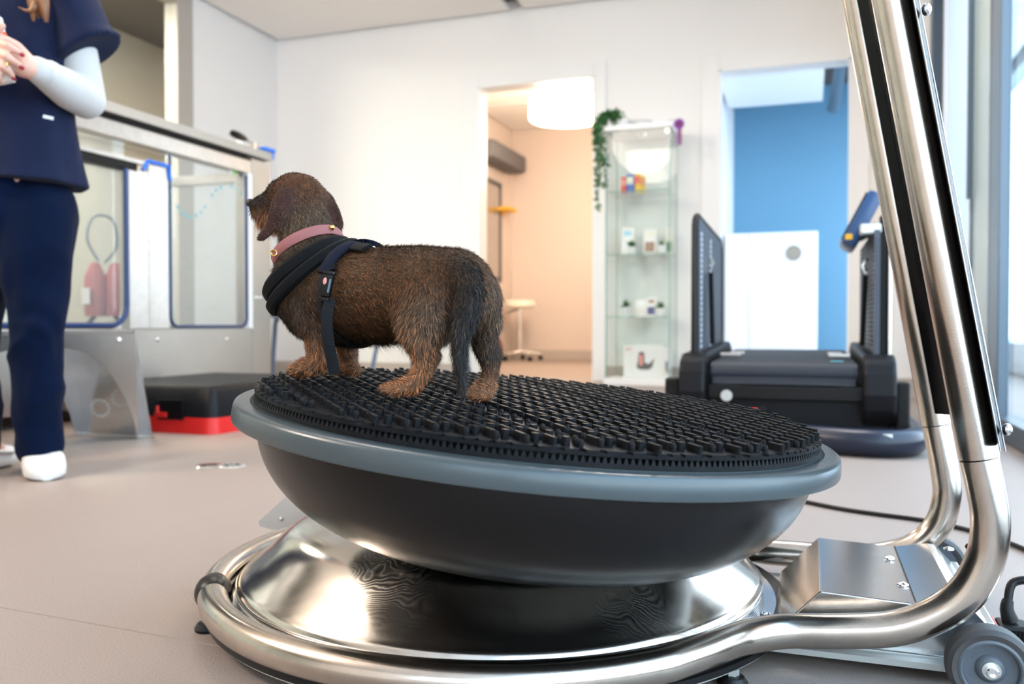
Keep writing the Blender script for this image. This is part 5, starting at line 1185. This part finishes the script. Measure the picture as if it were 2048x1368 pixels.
# fur: tapered blades lying along the coat
ntri = len(me.polygons); tv = np.empty(ntri*3, int); me.polygons.foreach_get('vertices', tv); tv = tv.reshape(-1, 3)
Tco = co[tv]; fn = np.cross(Tco[:, 1]-Tco[:, 0], Tco[:, 2]-Tco[:, 0]); ar = np.linalg.norm(fn, axis=1); fn /= np.maximum(ar, 1e-12)[:, None]
NB = 130000
pick = rng.choice(ntri, NB, p=ar/ar.sum()); u1 = rng.random(NB); u2 = rng.random(NB); fl_ = u1+u2 > 1; u1[fl_] = 1-u1[fl_]; u2[fl_] = 1-u2[fl_]
root = Tco[pick, 0]+(Tco[pick, 1]-Tco[pick, 0])*u1[:, None]+(Tco[pick, 2]-Tco[pick, 0])*u2[:, None]; nrm = fn[pick]
kc, kf, kl = [np.concatenate(z) for z in zip(*[blend(root[i:i+4000]) for i in range(0, NB, 4000)])]
kf /= np.maximum(np.linalg.norm(kf, axis=1), 1e-6)[:, None]
tan = kf - nrm*(kf*nrm).sum(1)[:, None]; tan /= np.maximum(np.linalg.norm(tan, axis=1), 1e-4)[:, None]
tan += rng.normal(size=(NB, 3))*0.22
dirv = tan + nrm*(0.22+0.25*rng.random(NB))[:, None]; dirv /= np.linalg.norm(dirv, axis=1)[:, None]
Ln = kl*(0.55+0.8*rng.random(NB)); wd = 0.00013+0.00014*rng.random(NB)
side = np.cross(dirv, nrm); side += rng.normal(size=(NB, 3))*0.3; side /= np.maximum(np.linalg.norm(side, axis=1), 1e-5)[:, None]
p0 = root-nrm*0.0003; p1 = root+dirv*(Ln*0.5)[:, None]; bend_ = tan*0.6+kf*0.15+np.array([0, 0, -0.25]); p2 = p1+(dirv*0.75+bend_*0.35)*(Ln*0.5)[:, None]
V = np.stack([p0-side*wd[:, None], p0+side*wd[:, None], p1-side*(wd*0.8)[:, None], p1+side*(wd*0.8)[:, None], p2], 1).reshape(-1, 3) - np.array(dog.location)
ix = np.arange(NB)*5; Fq = np.concatenate([np.stack([ix, ix+1, ix+3], 1), np.stack([ix, ix+3, ix+2], 1), np.stack([ix+2, ix+3, ix+4], 1)])
fm = bpy.data.meshes.new('fur'); fm.vertices.add(len(V)); fm.vertices.foreach_set('co', V.ravel()); fm.loops.add(len(Fq)*3); fm.loops.foreach_set('vertex_index', Fq.ravel())
fm.polygons.add(len(Fq)); fm.polygons.foreach_set('loop_start', np.arange(len(Fq))*3); fm.polygons.foreach_set('loop_total', np.full(len(Fq), 3)); fm.update(calc_edges=True)
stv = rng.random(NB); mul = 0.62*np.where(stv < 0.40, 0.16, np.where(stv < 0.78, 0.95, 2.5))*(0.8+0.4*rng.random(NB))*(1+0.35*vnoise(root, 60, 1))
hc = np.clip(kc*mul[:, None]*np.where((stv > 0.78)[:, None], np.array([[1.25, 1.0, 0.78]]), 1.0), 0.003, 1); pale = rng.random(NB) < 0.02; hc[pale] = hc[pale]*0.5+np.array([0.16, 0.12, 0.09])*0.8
hc = np.repeat(hc, 5, axis=0); fa = fm.color_attributes.new('Col', 'FLOAT_COLOR', 'POINT'); fa.data.foreach_set('color', np.c_[hc, np.ones(len(hc))].ravel())
fm.materials.append(MATS['dog_fur']); fo = bpy.data.objects.new('fur', fm); COL.objects.link(fo); fo.parent = dog; fo['kind'] = 'stuff'
emit('nose', sphere(bmesh.new(), A(502, 406, 1.332), 0.0074, 16, (1, 1, 0.8)), 'nose_black', dog, True)
for p in (A(548, 388, 1.298), A(600, 385, 1.312)): emit('eye', sphere(bmesh.new(), p, 0.006, 14), 'dark_eye', dog, True)
# ---- things worn: collar and harness, fitted to the body
bvh = BVHTree.FromPolygons([Vector(c) for c in co], [tuple(t_) for t_ in tv])
def fit_ring(center, normal, n=64, off=0.002, far=0.12, e=None):
    normal = normal.normalized(); a = (e - normal*e.dot(normal)).normalized() if e else normal.orthogonal().normalized(); b = normal.cross(a); R_ = []
    for k in range(n):
        th = 2*PI*k/n; d = a*math.cos(th)+b*math.sin(th); h = bvh.ray_cast(center+d*far, -d, far)
        R_.append(far-h[3] if h[0] else None)
    for k in range(n):
        if R_[k] is None or R_[k] < 0.015: R_[k] = 0.05
    for _ in range(4): R_ = [max(R_[k]*0.5+0.25*(R_[k-1]+R_[(k+1) % n]), R_[k]*0.97) for k in range(n)]
    return [(center + (a*math.cos(2*PI*k/n)+b*math.sin(2*PI*k/n))*(R_[k]+off), (a*math.cos(2*PI*k/n)+b*math.sin(2*PI*k/n))) for k in range(n)]
def band(pts, normal, w, th, closed=True, bulge=0.5):
    """rounded strap following the points; each with its outward direction"""
    w *= KB; th *= KB; bm = bmesh.new(); rings = []; n = len(pts); normal = normal.normalized()
    for i, (p, o) in enumerate(pts):
        q0 = pts[(i+1) % n][0] if closed or i < n-1 else p; q1 = pts[i-1][0] if closed or i > 0 else p
        t_ = (q0-q1).normalized(); o2 = (o-t_*o.dot(t_)).normalized(); s_ = t_.cross(o2)
        sec = [(-w/2, -th*0.3), (-w/2, th*0.35), (-w*0.3, th*(0.5+0.5*bulge)), (0, th*(0.5+0.6*bulge)), (w*0.3, th*(0.5+0.5*bulge)), (w/2, th*0.35), (w/2, -th*0.3)]
        rings.append([bm.verts.new(p+s_*a_+o2*b_) for a_, b_ in sec])
    m = len(rings[0])
    for i in range(n if closed else n-1):
        a_, b_ = rings[i], rings[(i+1) % n]
        for k in range(m): bm.faces.new((a_[k], a_[(k+1) % m], b_[(k+1) % m], b_[k]))
    if not closed: bm.faces.new(rings[0]); bm.faces.new(rings[-1])
    return bm
nC = (-0.45*_r+0.87*_u+0.22*_f)
cr = fit_ring(A(613, 497, 1.243), nC, 72, 0.0035, 0.10, e=-_f)
col_ = emit('collar', band(cr, nC, 0.0150, 0.003), 'collar_pink', dog, True)
e_ = min(cr, key=lambda q: (q[0]-A(572, 508, 1.22)).length)
emit('eyelet', tube(bmesh.new(), [e_[0]+e_[1]*0.004+(_r*math.cos(a)+_u*math.sin(a))*0.0035 for a in np.linspace(0, 2*PI, 13)[:-1]], 0.0011, 6, closed=True), 'gold', col_, True)
e2 = min(cr, key=lambda q: (q[0]-A(667, 480, 1.22)).length)
emit('collar_buckle', sphere(bmesh.new(), e2[0]+e2[1]*0.004, 0.0035, 10), 'gold', col_, True)
emit('collar_end', prism(bmesh.new(), [(0, 0), (0.010, -0.004), (0.010, -0.020), (0.004, -0.014)], 0.002, frameM(A(552, 523, 1.215), _r, _u, -_f)), 'collar_brown', col_)
nH = (-0.57*_r+0.82*_u+0.12*_f)
hr1 = fit_ring(A(628, 538, 1.228), nH, 72, 0.004, 0.13, e=-_f)
emit('neck_loop', band(hr1, nH, 0.021, 0.0065, bulge=1.0), 'harness_black', dog, True)
hr2 = fit_ring(A(637, 553, 1.222), (-0.60*_r+0.80*_u+0.05*_f), 72, 0.004, 0.14, e=-_f)
emit('neck_loop_padding', band(hr2, nH, 0.017, 0.0065, bulge=1.0), 'harness_black', dog, True)
# girth strap round the ribs
gC = A(722, 590, 1.178); gN = HEAD*0.94+UPV*0.12
gr = fit_ring(gC, gN, 80, 0.0025, 0.15, e=UPV)
emit('girth_strap', band(gr, gN, 0.0135, 0.0026), 'webbing', dog, True)
k0 = [q for q in gr if q[1].dot(-_f) > -0.15 and q[0].z > A(700, 556, 1.15).z]; k0.sort(key=lambda q: -q[0].z)
emit('fleece_sleeve', band([(p+o*0.002, o) for p, o in k0], gN, 0.021, 0.005, closed=False, bulge=1), 'fleece_navy', dog, True)
# back piece joining loop and girth, with a metal ring
def onb(px, py, off=0.004):
    d = ray(px, py); h = bvh.ray_cast(_c, d.normalized()); return (h[0]+h[1]*off, h[1]) if h[0] else (at(px, py, 1.0), -_f)
emit('back_piece', band([onb(668, 500), onb(680, 497.5), onb(694, 498), onb(708, 499), onb(722, 500.5), onb(736, 503)], gN, 0.020, 0.004, closed=False), 'harness_black', dog, True)
emit('shoulder_strap', band([onb(662, 500), onb(664, 512), onb(666, 524), onb(668, 536), onb(668, 546)], gN, 0.012, 0.004, closed=False), 'harness_black', dog, True)
rg = A(742, 499, 1.15)
emit('metal_ring', tube(bmesh.new(), [rg+(_r*math.cos(a)*1.0+(_u*0.5-_f*0.6)*math.sin(a))*0.0062 for a in np.linspace(0, 2*PI, 17)[:-1]], 0.0012, 8, closed=True), 'chrome', dog, True)
# side-release buckle on the near side
bp_, bn_ = onb(664, 572, 0.007); ax = (A(668, 552, 1.12)-A(659, 596, 1.12)).normalized(); bn_ = (-_f*0.9+_r*-0.2); bn_ = (bn_-ax*bn_.dot(ax)).normalized(); sx_ = ax.cross(bn_)
MB = frameM(bp_, sx_*KB, ax*KB, bn_*KB)
bk_ = emit('buckle', box(bmesh.new(), -0.0075, 0.0075, -0.0155, 0.0135, -0.002, 0.0045, 0.002, MB), 'black_plastic', dog, True)
emit('buckle_bar', box(bmesh.new(), -0.009, 0.009, 0.0135, 0.0185, -0.001, 0.004, 0.0015, MB), 'black_gloss', bk_, True)
emit('buckle_slot', box(bmesh.new(), 0.0035, 0.0062, -0.010, 0.008, 0.0042, 0.0052, 0.0004, MB), 'alu_mid', bk_)
emit('buckle_tail', box(bmesh.new(), -0.0085, 0.0085, -0.0215, -0.0165, -0.001, 0.0045, 0.0018, MB), 'black_plastic', bk_, True)
emit('pink_badge', sphere(bmesh.new(), MB @ Vector((-0.0025, 0.004, 0.0045)), 0.0032, 12, (0.7, 1.3, 0.25), frameM((0, 0, 0), sx_, ax, bn_)), 'pink_mark', bk_, True)
# loose webbing end hanging from the buckle down to the mat
sp = smooth_path([A(661, 598, 1.112), A(655, 625, 1.108), A(654, 655, 1.106), A(658, 690, 1.106), A(664, 720, 1.107), A(670, 748, 1.108)], 5)
emit('loose_strap', band([(p, -_f) for p in sp], _r, 0.0150, 0.0016, closed=False), 'webbing', dog, True)
# ================================================================== PERSON (left edge), hands holding a small carton
D = 2.25
pr = thing('person', 'person in navy scrubs and white sleeves standing left, hands folded over a small carton', 'person', tuple(flr(40, 960)))
def Q(x, y, dd=0.0): return at(x, y, D+dd)
px_m = D/F_PX
def wrinkle(o, amp, s, seed, stretch=(1, 1, 1)):
    me = o.data; n = len(me.vertices); P = np.empty(n*3); me.vertices.foreach_get('co', P); P = P.reshape(-1, 3)
    Nn = np.empty(n*3); me.vertex_normals.foreach_get('vector', Nn); Nn = Nn.reshape(-1, 3)
    w = vnoise(P*np.array(stretch), s, seed); w2 = vnoise(P*np.array(stretch)+w[:, None]*0.05, s*2.3, seed+1)
    d = amp*(1-np.abs(w)*4).clip(-1, 1)+amp*0.5*w2*2
    me.vertices.foreach_set('co', (P+Nn*d[:, None]).ravel()); me.update()
# ---- skin: one continuous body, head to feet
def _h(v): v = Vector((v.x, v.y, 0)); return v.normalized()
CLOG = ((_h(-_f*0.75+_r*0.5), flr(84, 948)), (_h(-_f*0.95-_r*0.1), flr(-48, 945)))
bm = bmesh.new(); S = -90   # the body's centre line
sh_l, sh_r = Q(138, 5, 0.0), Q(-130, 5, 0.0); el_l, el_r = Q(172, 200, 0.02), Q(-170, 200, 0.02)
wr_l, wr_r = Q(72, 138, -0.20), Q(-58, 112, -0.20)
hip_l, hip_r = Q(68, 400, 0.0), Q(-48, 400, 0.02); kn_l, kn_r = Q(74, 640, -0.02), Q(-58, 640, 0.04); an_l, an_r = Q(76, 880, 0.04), Q(-46, 872, 0.03)
neck = Q(4, -75, 0.02)
chain(bm, [(Q(8, 400, 0.01), 0.115), (Q(6, 250, 0), 0.100), (Q(5, 100, 0), 0.105), (Q(5, 10, 0.01), 0.095)])
for s_, sh, el, wr in ((1, sh_l, el_l, wr_l), (-1, sh_r, el_r, wr_r)):
    chain(bm, [(Q(5, 0, 0.01), 0.09), (sh, 0.055), (el, 0.040), (wr, 0.026)])
for hp, kn, an in ((hip_l, kn_l, an_l), (hip_r, kn_r, an_r)):
    chain(bm, [(hp, 0.066), (kn, 0.052), (an, 0.036)]); cd_, cc_ = CLOG[0 if hp is hip_l else 1]
    hl = cc_-cd_*0.075+Vector((0, 0, 0.042)); toe = cc_+cd_*0.07+Vector((0, 0, 0.034)); chain(bm, [(an, 0.036), (hl, 0.030), (toe, 0.022)])
chain(bm, [(Q(5, 0, 0.01), 0.075), (neck, 0.052)])
hd = Q(-4, -190, -0.01); sphere(bm, hd, 0.085, 24, (0.88, 1.0, 1.22)); sphere(bm, hd+Vector((0, 0, -0.055))-_f*0.025, 0.058, 20, (0.9, 1, 1.0))
fw = (-_f*0.9+_r*0.35); fw.z = -0.15; fw.normalize(); sdv = fw.cross(Vector((0, 0, 1))).normalized()
cone_ball(bm, hd+fw*0.080+Vector((0, 0, 0.005)), 0.008, hd+fw*0.098+Vector((0, 0, -0.028)), 0.012, 10)   # nose
for s_ in (-1, 1): sphere(bm, hd-sdv*0.078*s_+Vector((0, 0, -0.012)), 0.028, 12, (0.35, 0.7, 1.0))
cone_ball(bm, hd+fw*0.082-sdv*0.02+Vector((0, 0, -0.062)), 0.008, hd+fw*0.082+sdv*0.02+Vector((0, 0, -0.062)), 0.008, 10)
# hands: left palm below, right hand laid over it with fingers pointing right
def H(x, y, dd): return at(x, y, D+dd)
# left hand (wrist at right, pointing left)
chain(bm, [(H(72, 138, -0.20), 0.026), (H(48, 132, -0.225), 0.028), (H(20, 120, -0.235), 0.024)])
sphere(bm, H(40, 124, -0.225), 0.034, 18, (1.0, 0.6, 0.85))
for k, (y, r_) in enumerate(((92, 0.0085), (108, 0.009), (124, 0.009), (140, 0.0078))):
    chain(bm, [(H(18, y+8, -0.235), r_+0.001), (H(-8, y+2, -0.26), r_), (H(-30, y+6, -0.255), r_*0.92), (H(-44, y+12, -0.235), r_*0.8)], 12)
chain(bm, [(H(60, 122, -0.215), 0.014), (H(34, 92, -0.245), 0.0115), (H(10, 78, -0.265), 0.0095), (H(-6, 74, -0.27), 0.0085)], 12)  # thumb
# right hand (coming from the left) over it
chain(bm, [(wr_r, 0.026), (H(-40, 108, -0.26), 0.028), (H(-14, 106, -0.275), 0.024)])
tips = []
for k, (x, y, r_, lx) in enumerate(((44, 106, 0.0088, -8), (44, 131, 0.0090, -10), (30, 152, 0.0084, -12), (8, 166, 0.0074, -16))):
    a = H(lx, 84+22*k*0.9, -0.280); tip = H(x-5, y, -0.268)
    mid = H(lx+ (x-lx)*0.45, 84+22*k*0.9+(y-84-22*k*0.9)*0.35, -0.296)
    chain(bm, [(a, r_+0.0015), (mid, r_+0.0005), (tip, r_*0.85)], 14); tips.append((tip, r_, (tip-mid).normalized()))
chain(bm, [(H(-30, 92, -0.27), 0.013), (H(-12, 66, -0.285), 0.011), (H(4, 52, -0.285), 0.009)], 12)
skin_bm = remeshed(bm, 0.0042, 5)
bd = emit('body', skin_bm, 'skin', pr, True)
for p in bd.data.polygons: p.use_smooth = True
for tip, r_, d_ in tips[:3]:
    nrm = (-_f-d_*(-_f).dot(d_)).normalized(); emit('fingernail', sphere(bmesh.new(), tip+d_*0.0035+nrm*(r_*0.72), 0.0058, 12, (0.9, 1.2, 0.4), frameM((0, 0, 0), d_.cross(nrm), d_, nrm)), 'nail', pr, True)
a = H(12, 131, -0.297); dd_ = (H(44, 131, -0.27)-H(-10, 118, -0.29)).normalized()
u1_ = dd_.orthogonal().normalized(); u2_ = dd_.cross(u1_)
emit('finger_ring', tube(bmesh.new(), [H(15, 131, -0.288)+(u1_*math.cos(t_)+u2_*math.sin(t_))*0.0108 for t_ in np.linspace(0, 2*PI, 21)[:-1]], 0.0016, 8, closed=True), 'gold', pr, True)
for s_ in (-1, 1): emit('eye', sphere(bmesh.new(), hd+fw*0.076-sdv*0.032*s_+Vector((0, 0, 0.0)), 0.010, 14), 'dark_eye', pr, True)
# ---- hair: long brown, a lock falling over the left chest
bm = bmesh.new(); sphere(bm, hd+Vector((0, 0, 0.02))-fw*0.02, 0.100, 24, (0.95, 1.0, 1.15))
cone_ball(bm, hd-fw*0.045, 0.082, Q(0, -20, 0.13), 0.065, 20)
for k in range(26):
    a = random.uniform(-1, 1); x0 = -4+random.uniform(-60, 60)
    side_ = 1 if k % 2 else -1
    e_x = (97 - 34*random.random()) if side_ > 0 else (-100+30*random.random()); e_y = random.uniform(15, 46) if side_ > 0 else random.uniform(0, 40)
    p_ = smooth_path([Q(side_*55, -230, 0.0), Q(side_*72, -150, -0.01), Q(side_*72, -70, -0.06), Q(e_x*0.85+side_*6, -15, -0.155), Q(e_x, e_y, -0.150+random.uniform(-0.01, 0.01))], 6)
    tube(bm, p_, [0.013]*(len(p_)-8)+[0.012, 0.011, 0.010, 0.009, 0.007, 0.005, 0.003, 0.0012], 8)
p_ = smooth_path([Q(60, -30, -0.15), Q(70, 8, -0.16), Q(58, 22, -0.165), Q(36, 14, -0.162)], 5); tube(bm, p_, [0.010]*8+[0.008, 0.006, 0.005, 0.004, 0.003, 0.002, 0.001, 0.0008], 8)
emit('hair', bm, 'hair_brown', pr, True)
# ---- trousers
bm = bmesh.new()
chain(bm, [(Q(10, 330, 0.015), 0.118), (Q(8, 430, 0.015), 0.128)], 28)
for s_, hp, kn, an in ((1, hip_l, kn_l, an_l), (-1, hip_r, kn_r, an_r)):
    chain(bm, [(Q(10+s_*62, 430, 0.01), 0.106), (hp.lerp(kn, 0.45), 0.086), (kn, 0.069), (kn.lerp(an, 0.45), 0.064), (kn.lerp(an, 0.9), 0.061), (an+Vector((0, 0, -0.012)), 0.060)], 28)
o = remeshed(bm, 0.007, 5)
tr_ = emit('trousers', o, 'navy_dark', pr, True)
for p in tr_.data.polygons: p.use_smooth = True
wrinkle(tr_, 0.0045, 16, 21, (1, 1, 0.9))
# ---- scrub top with wide sleeves
bm = bmesh.new(); cM2 = []
def slab_ring(x, y, dd, rx, ry): return (Q(x, y, dd), rx, ry)
secs = [(8, 372, 0.01, 0.200, 0.150), (8, 330, 0.008, 0.191, 0.142), (8, 260, 0.0, 0.178, 0.132), (7, 180, -0.005, 0.165, 0.128), (6, 100, -0.008, 0.172, 0.132), (5, 30, 0.0, 0.180, 0.125), (5, -30, 0.008, 0.175, 0.100), (4, -62, 0.015, 0.11, 0.08)]
rings = []; fh = Vector((_f.x, _f.y, 0)).normalized(); NS = 48
for i, (x, y, dd, rx, ry) in enumerate(secs):
    c = Q(x, y, dd); ring = []
    for k in range(NS):
        t_ = 2*PI*k/NS; fold = 1+0.022*math.sin(9*t_+i*0.4)*(1 if i < 5 else 0.3)+0.014*math.sin(5*t_+1.3*i)
        ce_, se_ = math.cos(t_), math.sin(t_); ex = 0.85
        ring.append(bm.verts.new(c+_r*(rx*fold*math.copysign(abs(ce_)**ex, ce_))+fh*(ry*fold*math.copysign(abs(se_)**ex, se_))))
    rings.append(ring)
for a, b_ in zip(rings[:-1], rings[1:]):
    for k in range(NS): bm.faces.new((a[k], a[(k+1) % NS], b_[(k+1) % NS], b_[k]))
bm.faces.new(rings[0]); bm.faces.new(rings[-1])
for s_, sh in ((1, sh_l), (-1, sh_r)):
    c_end = Q(8+s_*168, 104, 0.01); q = (c_end-sh).normalized()
    cone_ball(bm, Q(8+s_*70, -30, 0.01), 0.070, sh+Vector((0, 0, 0.005)), 0.068, 24)
    n = 28; prev = None; rr_ = []
    for u_, ra, rb_ in ((0.0, 0.066, 0.066), (0.35, 0.070, 0.072), (0.7, 0.074, 0.080), (1.0, 0.082, 0.088)):
        c = sh.lerp(c_end, u_); tv_ = q; aa = _r-tv_*_r.dot(tv_); aa.normalize(); bb = tv_.cross(aa)
        tilt = Vector((0, 0, 1))*0
        rr_.append([bm.verts.new(c+aa*(ra*math.cos(2*PI*k/n))+bb*(rb_*math.sin(2*PI*k/n)) - (Vector((0, 0, 0.02))*math.cos(2*PI*k/n)*(-1 if u_ == 1 else 0))) for k in range(n)])
    for a, b_ in zip(rr_[:-1], rr_[1:]):
        for k in range(n): bm.faces.new((a[k], a[(k+1) % n], b_[(k+1) % n], b_[k]))
    bm.faces.new(rr_[0]); bm.faces.new(rr_[-1])
top = remeshed(bm, 0.0055, 4)
tp_ = emit('scrub_top', top, 'navy', pr, True)
for p in tp_.data.polygons: p.use_smooth = True
wrinkle(tp_, 0.0045, 13, 31, (1, 1, 0.5))
emit('pocket_tag', box(bmesh.new(), -0.013, 0.013, -0.004, 0.004, 0, 0.002, 0.0005, frameM(Q(97, 235, -0.128), (_r*0.97-_u*0.22).normalized(), (_u*0.97+_r*0.22).normalized(), -_f)), 'cool_panel', tp_)
# ---- white undershirt sleeves
for s_, el, wr in ((1, el_l, wr_l), (-1, el_r, wr_r)):
    bm = bmesh.new(); sh = (sh_l, sh_r)[0 if s_ > 0 else 1]
    chain(bm, [(sh.lerp(el, 0.35), 0.048), (el, 0.049), (el.lerp(wr, 0.35), 0.050), (el.lerp(wr, 0.75), 0.038), (el.lerp(wr, 0.99), 0.031)], 28)
    for k in range(9):
        u_ = random.uniform(0.1, 0.95); q = el.lerp(wr, u_); R_ = 0.047-0.016*u_; ax = (wr-el).normalized(); aa = ax.orthogonal().normalized(); bb = ax.cross(aa); a0 = random.uniform(0, 6.28)
        tube(bm, [q+(aa*math.cos(a0+t_)+bb*math.sin(a0+t_))*R_+ax*0.01*t_ for t_ in np.linspace(0, 2.0, 8)], [0.001, 0.004, 0.005, 0.006, 0.006, 0.005, 0.004, 0.001], 8)
    o = emit('undershirt_sleeve', remeshed(bm, 0.0045, 4), 'white_cloth', pr, True)
    for p in o.data.polygons: p.use_smooth = True
# ---- white clogs
def clog(c, d, dirv):
    dirv = dirv.normalized(); sd = Vector((0, 0, 1)).cross(dirv); bm = bmesh.new()
    Mx = frameM(c, dirv, sd, (0, 0, 1)); secs = [(-0.125, 0.020, 0.035), (-0.115, 0.036, 0.058), (-0.08, 0.041, 0.062), (-0.03, 0.040, 0.070), (0.01, 0.045, 0.082), (0.05, 0.052, 0.072), (0.09, 0.050, 0.054), (0.12, 0.036, 0.040), (0.132, 0.014, 0.026)]
    rr_ = []
    for (u_, w_, h_) in secs:
        ring = []
        for k in range(20):
            t_ = 2*PI*k/20; y_ = w_*math.copysign(abs(math.cos(t_))**0.8, math.cos(t_)); z_ = 0.004 if math.sin(t_) < 0 and False else h_/2+0.002+h_/2*math.copysign(abs(math.sin(t_))**(0.75 if math.sin(t_) > 0 else 0.35), math.sin(t_))
            ring.append(bm.verts.new(Mx @ Vector((u_, y_, z_))))
        rr_.append(ring)
    for a, b_ in zip(rr_[:-1], rr_[1:]):
        for k in range(20): bm.faces.new((a[k], a[(k+1) % 20], b_[(k+1) % 20], b_[k]))
    bm.faces.new(rr_[0]); bm.faces.new(rr_[-1])
    o = emit('clog', bm, 'white_rubber', pr, True)
    emit('clog_strap', tube(bmesh.new(), [Mx @ Vector((-0.02, 0.044, 0.055)), Mx @ Vector((-0.09, 0.046, 0.045)), Mx @ Vector((-0.13, 0.0, 0.045)), Mx @ Vector((-0.09, -0.046, 0.045)), Mx @ Vector((-0.02, -0.044, 0.055))], 0.006, 8, flat=1.6), 'white_rubber', o, True)
for cd_, cc_ in CLOG: clog(cc_, D, cd_)
# ---- the small carton held in the hands
cc = H(-14, 108, -0.25); t = thing('small_carton', 'white carton with red-orange stripe held in the folded hands', 'carton', tuple(cc))
MC = frameM(cc, (_r*0.96+_u*0.2).normalized(), (_u*0.97-_r*0.2).normalized(), -_f)
emit('carton_body', box(bmesh.new(), -0.026, 0.034, -0.072, 0.082, -0.010, 0.010, 0.002, MC), 'white_plastic', t)
emit('stripe', box(bmesh.new(), -0.027, 0.035, 0.034, 0.046, -0.011, 0.011, 0.0, MC), 'orange_red', t)
